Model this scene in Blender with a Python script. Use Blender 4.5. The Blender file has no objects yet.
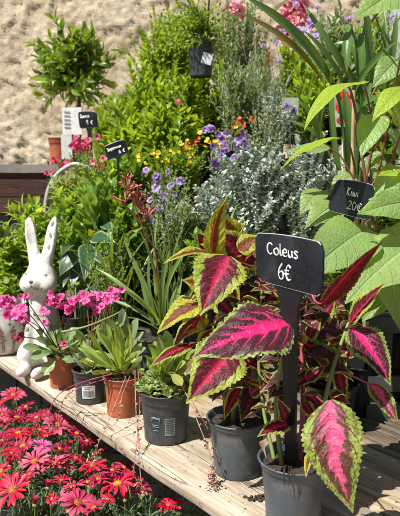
import bpy, math, random
import numpy as np
from mathutils import Vector, Matrix, noise

# ------------------------------------------------------------------ camera, sky, sun, exposure
SC = bpy.context.scene
COL = SC.collection
R = math.radians
F, PITCH, EYE = 620.0, R(8.53), 1.42          # focal length in photo pixels, downward pitch, eye height
cam = bpy.data.objects.new('camera', bpy.data.cameras.new('camera'))
COL.objects.link(cam)
cam.location = (0, 0, EYE)
cam.rotation_euler = (R(90) - PITCH, 0, 0)
cam.data.sensor_fit = 'VERTICAL'
cam.data.sensor_height = 24
cam.data.lens = F / 516 * 24
cam.data.clip_start = 0.02
cam.data.clip_end = 200
cam.data.dof.use_dof = True
cam.data.dof.focus_distance = 1.12
cam.data.dof.aperture_fstop = 6.5
SC.camera = cam

SUN = Vector((-0.46, -0.36, 0.81)).normalized()   # direction towards the sun
world = bpy.data.worlds.new('World')
SC.world = world
world.use_nodes = True
wt = world.node_tree
sky = wt.nodes.new('ShaderNodeTexSky')
sky.sky_type = 'NISHITA'
sky.sun_disc = False
sky.sun_elevation = math.asin(SUN.z)
sky.sun_rotation = math.atan2(SUN.x, SUN.y)
wt.links.new(sky.outputs[0], wt.nodes['Background'].inputs[0])
wt.nodes['Background'].inputs[1].default_value = 0.05
sl = bpy.data.lights.new('sun', 'SUN')
sl.energy = 5.0
sl.angle = R(0.5)
sl.color = (1.0, 0.965, 0.91)
sun = bpy.data.objects.new('sun', sl)
COL.objects.link(sun)
sun.rotation_euler = SUN.to_track_quat('Z', 'Y').to_euler()
SC.view_settings.view_transform = 'Standard'
SC.view_settings.look = 'None'
SC.view_settings.exposure = 0.75
SC.view_settings.gamma = 1
SC.view_settings.use_curve_mapping = False
SC.render.engine = 'CYCLES'
SC.cycles.max_bounces = 8
SC.cycles.transparent_max_bounces = 8
SC.cycles.use_denoising = True

random.seed(7)
np.random.seed(7)
RND = random.random
def U(a, b): return a + (b - a) * RND()

# ------------------------------------------------------------------ placing
CP, SP = math.cos(PITCH), math.sin(PITCH)
def ray(px, py):
    dx, dy = (px - 200) / F, -(py - 258) / F
    return Vector((dx, CP + dy * SP, -SP + dy * CP))
def at(px, py, Y):
    d = ray(px, py)
    return Vector((0, 0, EYE)) + d * (Y / d.y)
def ppm(Y):                                   # metres per photo pixel at distance Y
    return Y / F
BZ = 0.85                                     # bench top
def on_bench(px, Y):
    drop = EYE - BZ
    return Vector(((px - 200) / F * (Y * CP + drop * SP), Y, BZ))
E0 = Vector((0, 0.945, 0))                    # bench front edge runs along EV, IN points towards its back
EV = Vector((-0.614, 0.789, 0)).normalized()
IN = Vector((0.789, 0.614, 0)).normalized()
CAM = Vector((0, 0, EYE))

# ------------------------------------------------------------------ mesh helper
class MB:
    def __init__(s):
        s.v, s.q, s.uv, s.n = [], [], [], 0
        s.mi = []
    def add(s, v, q, uv=None, mi=0):
        v = np.asarray(v, dtype=np.float64)
        q = np.asarray(q, dtype=np.int64)
        if uv is None: uv = np.zeros((len(v), 2))
        s.v.append(v); s.q.append(q + s.n); s.uv.append(uv); s.mi.append(np.full(len(q), mi)); s.n += len(v)
        return s
    def leaf(s, t, M, mi=0):
        v = t[0] @ M[:3, :3].T + M[:3, 3]
        return s.add(v, t[1], t[2], mi)
    def build(s, name, mats, parent=None, smooth=True, loc=None):
        me = bpy.data.meshes.new(name)
        V = np.concatenate(s.v); Q = np.concatenate(s.q); UV = np.concatenate(s.uv); MI = np.concatenate(s.mi)
        off = np.array(ORG.get(parent.name, (0, 0, 0)) if parent else (loc if loc is not None else (0, 0, 0)))
        V = V - off
        me.vertices.add(len(V)); me.vertices.foreach_set('co', V.ravel())
        me.loops.add(Q.size); me.loops.foreach_set('vertex_index', Q.ravel())
        me.polygons.add(len(Q))
        me.polygons.foreach_set('loop_start', np.arange(0, Q.size, 4))
        me.polygons.foreach_set('material_index', MI)
        me.polygons.foreach_set('use_smooth', np.full(len(Q), smooth))
        ul = me.uv_layers.new(name='UVMap')
        ul.data.foreach_set('uv', UV[Q.ravel()].ravel())
        me.update(calc_edges=True)
        me.validate()
        for m in (mats if isinstance(mats, (list, tuple)) else [mats]): me.materials.append(m)
        o = bpy.data.objects.new(name, me)
        COL.objects.link(o)
        if parent:
            o.parent = parent
            ORG[o.name] = tuple(off)
        elif loc is not None:
            o.location = loc
            ORG[o.name] = tuple(off)
        return o
ORG = {}
def thing(name, label, cat, loc, group=None):
    o = bpy.data.objects.new(name, None)
    o.empty_display_size = 0.05
    COL.objects.link(o)
    o.location = loc
    o['label'] = label; o['category'] = cat
    if group: o['group'] = group
    ORG[o.name] = tuple(loc)
    return o

def grid_q(nu, nv, wrap=False):
    q = []
    nvv = nv if wrap else nv + 1
    for i in range(nu):
        for j in range(nv):
            a = i * nvv + j; b = i * nvv + (j + 1) % nvv
            q.append((a, b, b + nvv, a + nvv))
    return np.array(q)
def box(mb, c, s, rz=0.0, mi=0, M=None):
    c = np.array(c, float); h = np.array(s, float) / 2
    v = np.array([[x, y, z] for x in (-1, 1) for y in (-1, 1) for z in (-1, 1)], float) * h
    if M is not None: v = v @ np.array(M)[:3, :3].T
    elif rz:
        cr, sr = math.cos(rz), math.sin(rz)
        v = v @ np.array([[cr, sr, 0], [-sr, cr, 0], [0, 0, 1]])
    q = [(0, 1, 3, 2), (4, 6, 7, 5), (0, 4, 5, 1), (2, 3, 7, 6), (0, 2, 6, 4), (1, 5, 7, 3)]
    # unshared corners keep edges sharp
    vv = np.array([v[i] for f in q for i in f]) + c
    mb.add(vv, np.arange(24).reshape(6, 4), np.tile(np.array([[0, 0], [1, 0], [1, 1], [0, 1]], float), (6, 1)), mi)
def catmull(P, n=6):
    P = [Vector(p) for p in P]
    if len(P) < 3: return [P[0].lerp(P[-1], i / n) for i in range(n + 1)]
    Q = [P[0] * 2 - P[1]] + P + [P[-1] * 2 - P[-2]]
    out = []
    for i in range(1, len(Q) - 2):
        for k in range(n):
            t = k / n
            a, b, c, d = Q[i - 1], Q[i], Q[i + 1], Q[i + 2]
            out.append(0.5 * ((2 * b) + (c - a) * t + (2 * a - 5 * b + 4 * c - d) * t * t + (3 * b - a - 3 * c + d) * t ** 3))
    out.append(P[-1])
    return out
def tube(mb, P, r0, r1=None, k=6, mi=0):
    if r1 is None: r1 = r0
    P = [Vector(p) for p in P]
    n = len(P); vs = []; uv = []
    up = Vector((0, 0, 1)); T0 = (P[1] - P[0]).normalized()
    if abs(T0.z) > .9: up = Vector((1, 0, 0))
    side = T0.cross(up).normalized()
    for i, p in enumerate(P):
        T = (P[min(i + 1, n - 1)] - P[max(i - 1, 0)]).normalized()
        side = (side - T * side.dot(T)).normalized()
        b = T.cross(side)
        r = r0(i / (n - 1)) if callable(r0) else r0 + (r1 - r0) * i / (n - 1)
        for j in range(k):
            a = 2 * math.pi * j / k
            vs.append(p + side * (math.cos(a) * r) + b * (math.sin(a) * r)); uv.append((j / k, i / (n - 1)))
    mb.add(np.array([tuple(v) for v in vs]), grid_q(n - 1, k, True), np.array(uv))
def lathe(mb, prof, c, k=40, mi=0, sx=1, sy=1, wob=0):
    vs, uv = [], []
    for i, (r, z) in enumerate(prof):
        for j in range(k):
            a = 2 * math.pi * j / k
            rr = r * (1 + wob * math.sin(3 * a + z * 20))
            vs.append((c[0] + rr * math.cos(a) * sx, c[1] + rr * math.sin(a) * sy, c[2] + z)); uv.append((j / k, i / len(prof)))
    mb.add(np.array(vs), grid_q(len(prof) - 1, k, True), np.array(uv), mi)
def ball(mb, c, r, k=10, M=None, mi=0):
    r = (r, r, r) if not isinstance(r, (tuple, list)) else r
    vs = []
    for i in range(k + 1):
        t = math.pi * i / k
        for j in range(2 * k):
            a = math.pi * j / k
            p = np.array((math.sin(t) * math.cos(a) * r[0], math.sin(t) * math.sin(a) * r[1], -math.cos(t) * r[2]))
            if M is not None: p = np.array(M)[:3, :3] @ p
            vs.append(p + np.array(c))
    mb.add(np.array(vs), grid_q(k, 2 * k, True), None, mi)

# ------------------------------------------------------------------ leaves
PROF = {
 'ovate': [(0, .06), (.04, .38), (.1, .68), (.2, .93), (.3, 1), (.42, .95), (.56, .78), (.7, .54), (.82, .32), (.92, .14), (1, .01)],
 'heart': [(0, .5), (.03, .78), (.1, .96), (.22, 1), (.38, .95), (.55, .78), (.7, .55), (.84, .28), (.94, .1), (1, .01)],
 'lance': [(0, .12), (.12, .5), (.3, .9), (.45, 1), (.6, .9), (.75, .64), (.9, .27), (1, .01)],
 'spoon': [(0, .22), (.2, .3), (.4, .5), (.6, .84), (.75, 1), (.88, .88), (.96, .5), (1, .05)],
 'round': [(0, .15), (.1, .5), (.25, .85), (.45, 1), (.65, .98), (.82, .75), (.94, .4), (1, .05)],
 'strap': [(0, .75), (.2, .95), (.5, 1), (.75, .8), (.9, .42), (1, .01)],
 'petal': [(0, .25), (.25, .6), (.55, .95), (.75, 1), (.9, .8), (.97, .5), (1, .12)],
}
def leaf_t(prof, nu, nv, aspect, droop=0.0, fold=0.0, wave=0.0, serr=0, sa=0.0, curl=0.0, pucker=0, notch=0, seed=0, side=0.0):
    """leaf of chord 1 along +Y, top side +Z; aspect = width / length"""
    rs = np.random.RandomState(seed)
    u = np.linspace(0, 1, nu + 1); v = np.linspace(-1, 1, nv + 1)
    P = np.array(PROF[prof])
    w = np.interp(u, P[:, 0], P[:, 1]); 
    if nu >= 8:
        uu = np.clip(u, 0, 1); w = 0.5 * w + 0.25 * np.interp(np.clip(uu + .03, 0, 1), P[:, 0], P[:, 1]) + 0.25 * np.interp(np.clip(uu - .03, 0, 1), P[:, 0], P[:, 1]); w[-1] = .01
    ang = droop * (u ** 1.2)
    du = 1 / nu
    y = np.concatenate([[0], np.cumsum(np.cos(ang[:-1]) * du)]); z = np.concatenate([[0], -np.cumsum(np.sin(ang[:-1]) * du)])
    sx = side * np.sin(math.pi * u)
    X = np.zeros((nu + 1, nv + 1)); Yg = X.copy(); Z = X.copy()
    ph = rs.uniform(0, 6.28, 3)
    for k, vv in enumerate(v):
        a = abs(vv)
        ww = 0.5 * aspect * w
        if serr:
            saw = np.abs(np.sin(math.pi * serr * (u ** .92) + (0.3 if vv > 0 else 0)))
            ww = ww * (1 + sa * (saw ** .7 - .5) * (a ** 6)) 
        x = vv * ww
        X[:, k] = x * math.cos(fold * .8) + sx
        zz = a * ww * math.sin(fold) - curl * (a ** 2) * ww
        zz = zz + wave * aspect * .5 * (a ** 2) * np.sin(u * 11 + ph[0] + (1.3 if vv > 0 else 0)) * w
        if pucker: zz = zz + pucker * .012 * np.abs(np.sin(math.pi * 7 * (u - .3 * a))) * w * (1 - (2 * a - 1) ** 2)
        Yg[:, k] = y - zz * np.sin(-ang) * 0 + (a * ww * notch * -1.0) * (1 - u)
        Z[:, k] = z + zz
    ty, tz = y[-1], z[-1]
    L = math.hypot(ty, tz); c, s_ = ty / L, tz / L
    Y2 = (Yg * c + Z * s_) / L; Z2 = (-Yg * s_ + Z * c) / L
    V = np.stack([X / L, Y2, Z2], -1).reshape(-1, 3)
    UV = np.stack(np.broadcast_arrays(v[None, :] * .5 + .5, u[:, None]), -1).reshape(-1, 2)
    return V, grid_q(nu, nv), UV
def frame(p, d, n, L, W=None):
    d = Vector(d).normalized(); n = Vector(n)
    x = d.cross(n)
    if x.length < 1e-4: x = d.cross(Vector((.3, .5, .8)))
    x.normalize(); n = x.cross(d)
    W = L if W is None else W
    M = np.eye(4)
    M[:3, 0] = np.array(x) * W; M[:3, 1] = np.array(d) * L; M[:3, 2] = np.array(n) * L; M[:3, 3] = p
    return M
def rot_about(v, ax, a): return Matrix.Rotation(a, 3, ax) @ v
def hero(root, mat, b, t, wpx, roll=0, prof='ovate', name='leaf', up=0.5, nu=40, nv=10, **kw):
    """one big leaf from base to tip, each given as (px, py, Y); wpx is its width"""
    B, T = at(*b), at(*t)
    d = T - B; L = d.length
    mid = (B + T) / 2
    n = (CAM - mid).normalized() + Vector((0, 0, up)) + SUN * .3
    n = (n - d.normalized() * n.dot(d.normalized())).normalized()
    n = rot_about(n, d.normalized(), R(roll))
    tp = leaf_t(prof, nu, nv, wpx * ppm((b[2] + t[2]) / 2) / L, seed=int(b[0] * 7 + b[1]), **kw)
    mb = MB(); mb.leaf(tp, frame(B, d, n, L))
    return mb.build(name, mat, root)

# ------------------------------------------------------------------ materials
def nt(name):
    m = bpy.data.materials.new(name); m.use_nodes = True
    t = m.node_tree
    return m, t, t.nodes, t.links, t.nodes['Principled BSDF']
def N(t, typ, **kw):
    n = t.nodes.new(typ)
    for k, v in kw.items(): setattr(n, k, v)
    return n
def mth(t, op, a, b=None, c=None, clamp=False):
    n = t.nodes.new('ShaderNodeMath'); n.operation = op; n.use_clamp = clamp
    for i, x in enumerate((a, b, c)):
        if x is None: continue
        if isinstance(x, (int, float)): n.inputs[i].default_value = x
        else: t.links.new(x, n.inputs[i])
    return n.outputs[0]
def mixc(t, f, a, b, blend='MIX'):
    n = t.nodes.new('ShaderNodeMix'); n.data_type = 'RGBA'; n.blend_type = blend
    for i, x in ((0, f), (6, a), (7, b)):
        if isinstance(x, (int, float)): n.inputs[i].default_value = x
        elif isinstance(x, tuple): n.inputs[i].default_value = (*x[:3], 1)
        else: t.links.new(x, n.inputs[i])
    return n.outputs[2]
def step(t, x, lo, hi):
    n = t.nodes.new('ShaderNodeMapRange'); n.interpolation_type = 'SMOOTHSTEP'
    t.links.new(x, n.inputs[0]); n.inputs[1].default_value = lo; n.inputs[2].default_value = hi
    return n.outputs[0]
def noise_n(t, scale, detail=4, vec=None, rough=.55):
    n = t.nodes.new('ShaderNodeTexNoise'); n.inputs['Scale'].default_value = scale; n.inputs['Detail'].default_value = detail; n.inputs['Roughness'].default_value = rough
    if vec is not None: t.links.new(vec, n.inputs['Vector'])
    return n.outputs[0]
def objco(t): return t.nodes.new('ShaderNodeTexCoord').outputs['Object']
def bump(t, p, h, strength, dist):
    b = t.nodes.new('ShaderNodeBump'); b.inputs['Strength'].default_value = strength; b.inputs['Distance'].default_value = dist
    t.links.new(h, b.inputs['Height']); t.links.new(b.outputs[0], p.inputs['Normal'])
    return b.outputs[0]
def vor(t, s, co):
    v = t.nodes.new('ShaderNodeTexVoronoi'); v.feature = 'DISTANCE_TO_EDGE'; v.inputs['Scale'].default_value = s
    t.links.new(co, v.inputs['Vector']); return v.outputs['Distance']
def finish_leaf(t, p, col, tr, gloss, nrm=None, tint=(1.5, 1.35, .5)):
    out = t.nodes['Material Output']
    t.links.new(col, p.inputs['Base Color'])
    p.inputs['Roughness'].default_value = gloss
    p.inputs['Specular IOR Level'].default_value = .5
    tb = t.nodes.new('ShaderNodeBsdfTranslucent')
    t.links.new(mixc(t, 1.0, col, tint, 'MULTIPLY'), tb.inputs[0])
    if nrm: t.links.new(nrm, tb.inputs['Normal'])
    ms = t.nodes.new('ShaderNodeMixShader'); ms.inputs[0].default_value = tr
    t.links.new(p.outputs[0], ms.inputs[1]); t.links.new(tb.outputs[0], ms.inputs[2]); t.links.new(ms.outputs[0], out.inputs[0])
def leafmat(name, c1, c2, gloss=.42, tr=.4, vein=(0.3, .4, .12), va=.35, nveins=7, edge=None, tint=(1.9, 1.7, .5), bs=.35, blotch=.25, net=0, age=1):
    m, t, nn, ll, p = nt(name)
    uvn = N(t, 'ShaderNodeUVMap'); sx = N(t, 'ShaderNodeSeparateXYZ'); ll.new(uvn.outputs[0], sx.inputs[0])
    a = mth(t, 'ABSOLUTE', mth(t, 'SUBTRACT', mth(t, 'MULTIPLY', sx.outputs[0], 2), 1))
    u = sx.outputs[1]
    rnd = mth(t, 'FRACT', mth(t, 'ADD', N(t, 'ShaderNodeNewGeometry').outputs['Random Per Island'], N(t, 'ShaderNodeObjectInfo').outputs['Random']))
    co = objco(t)
    f = mth(t, 'ADD', mth(t, 'MULTIPLY', rnd, .75), mth(t, 'MULTIPLY', mth(t, 'SUBTRACT', noise_n(t, 14, 2, co), .25), .5), clamp=True)
    col = mixc(t, f, c1, c2)
    col = mixc(t, mth(t, 'MULTIPLY', noise_n(t, 160, 3, co), blotch), col, (c1[0] * .5, c1[1] * .5, c1[2] * .5))
    r2 = mth(t, 'FRACT', mth(t, 'MULTIPLY', rnd, 37.7))
    col = mixc(t, mth(t, 'MULTIPLY', step(t, r2, .95, .99), .45 * age), col, (min(.5, c2[0] * 1.5 + .08), c2[1] * .95, c2[2] * .6))
    col = mixc(t, mth(t, 'MULTIPLY', step(t, mth(t, 'FRACT', mth(t, 'MULTIPLY', rnd, 91.3)),   .975, .985), .8 * age), col, (.2, .12, .05))
    mid = mth(t, 'SUBTRACT', 1, step(t, a, .02, .09))
    sv = mth(t, 'ABSOLUTE', mth(t, 'SINE', mth(t, 'MULTIPLY', mth(t, 'SUBTRACT', u, mth(t, 'MULTIPLY', a, .22)), math.pi * nveins)))
    svm = mth(t, 'SUBTRACT', 1, step(t, sv, .03, .22))
    vm = mth(t, 'MAXIMUM', mid, mth(t, 'MULTIPLY', svm, .55))
    col = mixc(t, mth(t, 'MULTIPLY', vm, va), col, vein)
    col = mixc(t, mth(t, 'MULTIPLY', step(t, noise_n(t, 6, 3, co), .4, .65), .28), col, tuple(x * .62 for x in c1))
    if edge: col = mixc(t, step(t, mth(t, 'ADD', a, mth(t, 'MULTIPLY', noise_n(t, 60, 2, co), .4)), .9, 1.12), col, edge)
    h = mth(t, 'SUBTRACT', mth(t, 'MULTIPLY', noise_n(t, 220, 3, co), .5), mth(t, 'MULTIPLY', vm, .8))
    if net:
        cells = step(t, vor(t, net, co), .0, .28)
        h = mth(t, 'ADD', h, mth(t, 'MULTIPLY', cells, .28))
        col = mixc(t, mth(t, 'MULTIPLY', mth(t, 'SUBTRACT', 1, step(t, vor(t, net, co), .0, .07)), .14), col, vein)
        col = mixc(t, mth(t, 'MULTIPLY', step(t, noise_n(t, 38, 5, co, .7), .66, .72), .6), col, (.22, .17, .06))
    b = bump(t, p, h, bs, .002)
    finish_leaf(t, p, col, tr, gloss, None, tint)
    return m
def coleus(name, centre, dark, green, mag=.28, vg=1.5, namp=.35, gr=.7, tipd=.9, mott=.0, tr=.36, gloss=.5):
    m, t, nn, ll, p = nt(name)
    uvn = N(t, 'ShaderNodeUVMap'); sx = N(t, 'ShaderNodeSeparateXYZ'); ll.new(uvn.outputs[0], sx.inputs[0])
    a = mth(t, 'ABSOLUTE', mth(t, 'SUBTRACT', mth(t, 'MULTIPLY', sx.outputs[0], 2), 1))
    u = sx.outputs[1]; co = objco(t)
    n1 = noise_n(t, 55, 4, co, .6); n2 = noise_n(t, 150, 4, co, .65)
    rnd = N(t, 'ShaderNodeObjectInfo').outputs['Random']
    uw = mth(t, 'ADD', u, mth(t, 'MULTIPLY', mth(t, 'SUBTRACT', noise_n(t, 40, 3, co), .5), .13))
    uw = mth(t, 'SUBTRACT', uw, mth(t, 'MULTIPLY', mth(t, 'POWER', a, 1.5), .36))
    sv = mth(t, 'ABSOLUTE', mth(t, 'SINE', mth(t, 'MULTIPLY', uw, mth(t, 'ADD', math.pi * 6.5, mth(t, 'MULTIPLY', rnd, 5)))))
    vn = mth(t, 'SUBTRACT', 1, step(t, sv, .05, .55))          # side veins
    vfine = mth(t, 'SUBTRACT', 1, step(t, sv, .02, .16))
    env = mth(t, 'SUBTRACT', 1, mth(t, 'MULTIPLY', u, .75))
    # centre flame
    lim = mth(t, 'MULTIPLY', mth(t, 'ADD', mag, mth(t, 'MULTIPLY', mth(t, 'POWER', vn, 1.6), mag * vg)), env)
    d = mth(t, 'SUBTRACT', mth(t, 'ADD', a, mth(t, 'MULTIPLY', mth(t, 'SUBTRACT', n1, .5), namp)), lim)
    cm = mth(t, 'SUBTRACT', 1, step(t, d, -.05, .07))
    cm = mth(t, 'MAXIMUM', cm, mth(t, 'SUBTRACT', 1, step(t, a, .03, .07)))
    cm = mth(t, 'MULTIPLY', cm, mth(t, 'SUBTRACT', 1, step(t, u, tipd - .1, tipd + .08)))
    # green margin with scattered dark freckles running inwards between the veins
    ge = mth(t, 'ADD', mth(t, 'ADD', a, mth(t, 'MULTIPLY', mth(t, 'SUBTRACT', n1, .5), .55)), mth(t, 'MULTIPLY', step(t, u, .78, 1.0), .7))
    ge = mth(t, 'ADD', mth(t, 'SUBTRACT', ge, mth(t, 'MULTIPLY', vn, .14)), mth(t, 'MULTIPLY', mth(t, 'SUBTRACT', rnd, .5), .16))
    gm = step(t, ge, gr - .05, gr + .05)
    if mott: gm = mth(t, 'MULTIPLY', gm, mth(t, 'SUBTRACT', 1, mth(t, 'MULTIPLY', step(t, n2, .5, .56), mott)))
    dk = mixc(t, step(t, n2, .35, .7), dark, tuple(x * .55 for x in dark))
    g2 = mixc(t, step(t, n1, .3, .7), green, tuple(x * .7 for x in green))
    c2 = mixc(t, step(t, n2, .35, .65), centre, (centre[0] * .8, centre[1] * .5, centre[2] * .75))
    col = mixc(t, gm, dk, g2)
    col = mixc(t, mth(t, 'MULTIPLY', vfine, .2), col, mixc(t, gm, (centre[0] * .6, centre[1], centre[2] * .6), tuple(min(1, x * 1.4) for x in green)))
    col = mixc(t, cm, col, c2)
    h = mth(t, 'SUBTRACT', mth(t, 'MULTIPLY', n2, .6), mth(t, 'MULTIPLY', vfine, .9))
    h = mth(t, 'ADD', h, mth(t, 'MULTIPLY', noise_n(t, 420, 2, co), .25))
    h = mth(t, 'ADD', h, mth(t, 'MULTIPLY', step(t, vor(t, 170, co), .0, .45), .28))
    col = mixc(t, mth(t, 'MULTIPLY', step(t, noise_n(t, 45, 5, co, .7), .67, .73), .7), col, (.16, .09, .03))
    bump(t, p, h, .8, .0022)
    finish_leaf(t, p, col, tr, gloss, None, (1.35, 1.15, .8))
    p.inputs['Sheen Weight'].default_value = .15
    return m
def plain(name, c, rough=.5, c2=None, ns=30, bs=0, bscale=120, metal=0, spec=.5, bd=.001, dust=0):
    m, t, nn, ll, p = nt(name)
    co = objco(t)
    col = mixc(t, step(t, noise_n(t, ns, 5, co), .35, .68), c, c2 if c2 else tuple(x * .8 for x in c))
    if dust:
        dm = mth(t, 'MULTIPLY', step(t, noise_n(t, 24, 7, co, .72), .5, .72), dust)
        dm = mth(t, 'MAXIMUM', dm, mth(t, 'MULTIPLY', step(t, noise_n(t, 210, 4, co, .7), .62, .68), dust * 1.3))
        col = mixc(t, dm, col, (.26, .2, .14))
        ll.new(mth(t, 'ADD', rough, mth(t, 'MULTIPLY', dm, .5)), p.inputs['Roughness'])
    ll.new(col, p.inputs['Base Color'])
    if not dust: p.inputs['Roughness'].default_value = rough
    p.inputs['Metallic'].default_value = metal
    p.inputs['Specular IOR Level'].default_value = spec
    if bs: bump(t, p, noise_n(t, bscale, 5, co), bs, bd)
    return m
def petalmat(name, c1, c2, base=None, tr=.35, lines=9):
    m, t, nn, ll, p = nt(name)
    uvn = N(t, 'ShaderNodeUVMap'); sx = N(t, 'ShaderNodeSeparateXYZ'); ll.new(uvn.outputs[0], sx.inputs[0])
    rnd = mth(t, 'FRACT', mth(t, 'ADD', mth(t, 'MULTIPLY', N(t, 'ShaderNodeNewGeometry').outputs['Random Per Island'], .4), N(t, 'ShaderNodeObjectInfo').outputs['Random']))
    col = mixc(t, rnd, c1, c2)
    ln = mth(t, 'ABSOLUTE', mth(t, 'SINE', mth(t, 'MULTIPLY', sx.outputs[0], lines)))
    col = mixc(t, mth(t, 'MULTIPLY', mth(t, 'SUBTRACT', 1, ln), .35), col, tuple(x * .5 for x in c1))
    if base: col = mixc(t, mth(t, 'SUBTRACT', 1, step(t, sx.outputs[1], .12, .75)), col, base)
    bump(t, p, ln, .3, .0008)
    finish_leaf(t, p, col, tr, .5, None, (1.25, 1.0, 1.0))
    return m
def wood(name, c1, c2, c3, axis=0, rough=.8, ang=0.0, spot=.5):
    m, t, nn, ll, p = nt(name)
    co = objco(t)
    mp0 = N(t, 'ShaderNodeMapping'); mp0.inputs['Rotation'].default_value = (0, 0, -ang); ll.new(co, mp0.inputs[0])
    mp = N(t, 'ShaderNodeMapping'); s = [14, 14, 14]; s[axis] = 1.1; mp.inputs['Scale'].default_value = s; ll.new(mp0.outputs[0], mp.inputs[0])
    g = noise_n(t, 4.5, 8, mp.outputs[0], .68); g2 = noise_n(t, 1.3, 4, mp.outputs[0], .5)
    st = noise_n(t, 9, 6, co, .6); sp = noise_n(t, 60, 5, co, .7)
    col = mixc(t, step(t, g, .36, .66), c1, c2)
    col = mixc(t, mth(t, 'MULTIPLY', step(t, g2, .5, .72), .6), col, c3)
    col = mixc(t, mth(t, 'MULTIPLY', step(t, st, .52, .72), .55), col, tuple(x * .45 for x in c2))
    wp = noise_n(t, 3.2, 5, co, .65)
    col = mixc(t, mth(t, 'MULTIPLY', step(t, wp, .5, .66), .5), col, tuple(x * y for x, y in zip(c2, (.85, .72, .55))))
    col = mixc(t, mth(t, 'MULTIPLY', step(t, sp, .58, .68), spot), col, (.05, .032, .02))
    crack = mth(t, 'SUBTRACT', 1, step(t, mth(t, 'ABSOLUTE', mth(t, 'SUBTRACT', g2, .47)), .0, .012))
    col = mixc(t, mth(t, 'MULTIPLY', crack, .6), col, (.03, .02, .012))
    ll.new(col, p.inputs['Base Color']); p.inputs['Roughness'].default_value = rough; p.inputs['Specular IOR Level'].default_value = .25
    h = mth(t, 'SUBTRACT', mth(t, 'ADD', mth(t, 'MULTIPLY', g, .8), mth(t, 'MULTIPLY', sp, .35)), mth(t, 'MULTIPLY', crack, .9))
    bump(t, p, h, .7, .004)
    return m

EVA = math.atan2(EV.y, EV.x)
M = {}
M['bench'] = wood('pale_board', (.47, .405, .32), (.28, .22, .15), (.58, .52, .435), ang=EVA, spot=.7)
M['mid'] = wood('shade_browned_board', (.40, .32, .22), (.22, .155, .095), (.50, .42, .31), ang=EVA, spot=.6)  # second bench board, browned so its colour stands in for shade at the right
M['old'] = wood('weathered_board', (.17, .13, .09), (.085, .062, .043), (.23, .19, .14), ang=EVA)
M['darkwood'] = wood('dark_counter_board', (.05, .03, .022), (.028, .017, .013), (.09, .05, .035), axis=0)
M['black'] = plain('black_plastic', (.010, .011, .012), .4, (.016, .017, .019), 20, .15, 200, spec=.25)
M['greypot'] = plain('grey_plastic', (.070, .084, .094), .46, (.045, .055, .062), 9, .35, 90, dust=.35)
M['charcoal'] = plain('charcoal_plastic', (.028, .034, .040), .45, (.045, .05, .054), 16, .2, 260, dust=.25)
M['terra'] = plain('orange_pot_plastic', (.40, .10, .035), .55, (.26, .06, .025), 22, .3, 160, dust=.3)
M['soil'] = plain('potting_soil', (.028, .018, .012), .95, (.075, .05, .034), 130, 1, 190, bd=.008)
M['white'] = plain('white_card', (.72, .72, .70), .6)
M['ink'] = plain('print_ink', (.05, .05, .055), .6)
M['paleink'] = plain('pale_print', (.26, .29, .31), .6)
M['signb'] = plain('slate_sign', (.006, .007, .010), .22, (.02, .024, .03), 9, .12, 30, spec=.25, dust=.10)
M['rim'] = plain('sign_edge', (.45, .46, .47), .25)
M['chalk'] = plain('chalk_marker', (.85, .85, .83), .7)
M['stemg'] = plain('green_stem', (.13, .22, .05), .5, (.2, .2, .06), 40)
M['stemr'] = plain('red_stem', (.2, .045, .04), .45, (.13, .1, .03), 25)
M['stemp'] = plain('pink_stem', (.36, .06, .09), .4, (.16, .035, .05), 25)
M['bark'] = plain('bark', (.14, .1, .065), .9, (.07, .05, .035), 60, .7, 90)
M['bamboo'] = plain('bamboo_cane', (.5, .4, .2), .5, (.36, .27, .13), 30)
M['dry'] = plain('dry_runner', (.38, .24, .17), .7, (.3, .1, .07), 50)
# leaves
M['col_big'] = coleus('coleus_flame', (.78, .015, .19), (.075, .004, .012), (.34, .48, .10), mag=.24, vg=3.2, gr=.83, tipd=.93, mott=.35)
M['col_pink'] = coleus('coleus_pink', (.74, .12, .24), (.13, .045, .02), (.34, .44, .07), mag=.30, vg=1.6, namp=1.1, gr=.66, tipd=.95, mott=.7)
M['col_lime'] = coleus('coleus_lime', (.56, .015, .09), (.13, .006, .016), (.46, .57, .07), mag=.18, vg=2, gr=.64, tipd=.95, mott=.3, tr=.45)
M['col_dark'] = coleus('coleus_dark', (.30, .02, .05), (.06, .007, .014), (.24, .32, .05), mag=.10, vg=2, gr=.84, tipd=.9, mott=.3)
M['col_edge'] = coleus('coleus_yellow', (.34, .06, .02), (.24, .09, .015), (.58, .62, .05), mag=.1, gr=.42, tipd=.8, mott=.3, tr=.5)
M['col_red'] = coleus('coleus_red', (.40, .012, .03), (.20, .01, .015), (.25, .2, .04), mag=.4, gr=.9, tipd=.97, mott=.1, tr=.45)
M['kiwi'] = leafmat('kiwi_leaf', (.24, .38, .11), (.31, .46, .15), .42, .45, (.42, .54, .24), .65, 8, blotch=.25, bs=1.0, net=95, age=0)
M['kiwiy'] = leafmat('kiwi_young_leaf', (.34, .48, .05), (.40, .54, .06), .4, .52, (.5, .6, .12), .5, 8, blotch=.1, bs=.9, net=120, age=0)
M['strap'] = leafmat('strap_leaf', (.07, .16, .035), (.11, .21, .045), .33, .34, (.2, .3, .08), .3, 0, blotch=.15)
M['flax'] = leafmat('kangaroo_leaf', (.12, .22, .05), (.2, .3, .07), .38, .35, (.3, .36, .12), .4, 0)
M['topi'] = leafmat('topiary_leaf', (.07, .15, .02), (.32, .45, .05), .3, .38)
M['herb'] = leafmat('bright_herb_leaf', (.10, .21, .02), (.42, .56, .07), .36, .48)
M['mint'] = leafmat('left_vine_leaf', (.15, .28, .03), (.42, .54, .12), .4, .48)
M['broad'] = leafmat('broad_leaf', (.08, .19, .03), (.30, .45, .08), .3, .42)
M['darkb'] = leafmat('dark_variegated_leaf', (.03, .085, .04), (.07, .15, .07), .3, .25, (.12, .22, .1), .3, 6, edge=(.26, .33, .20))
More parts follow.
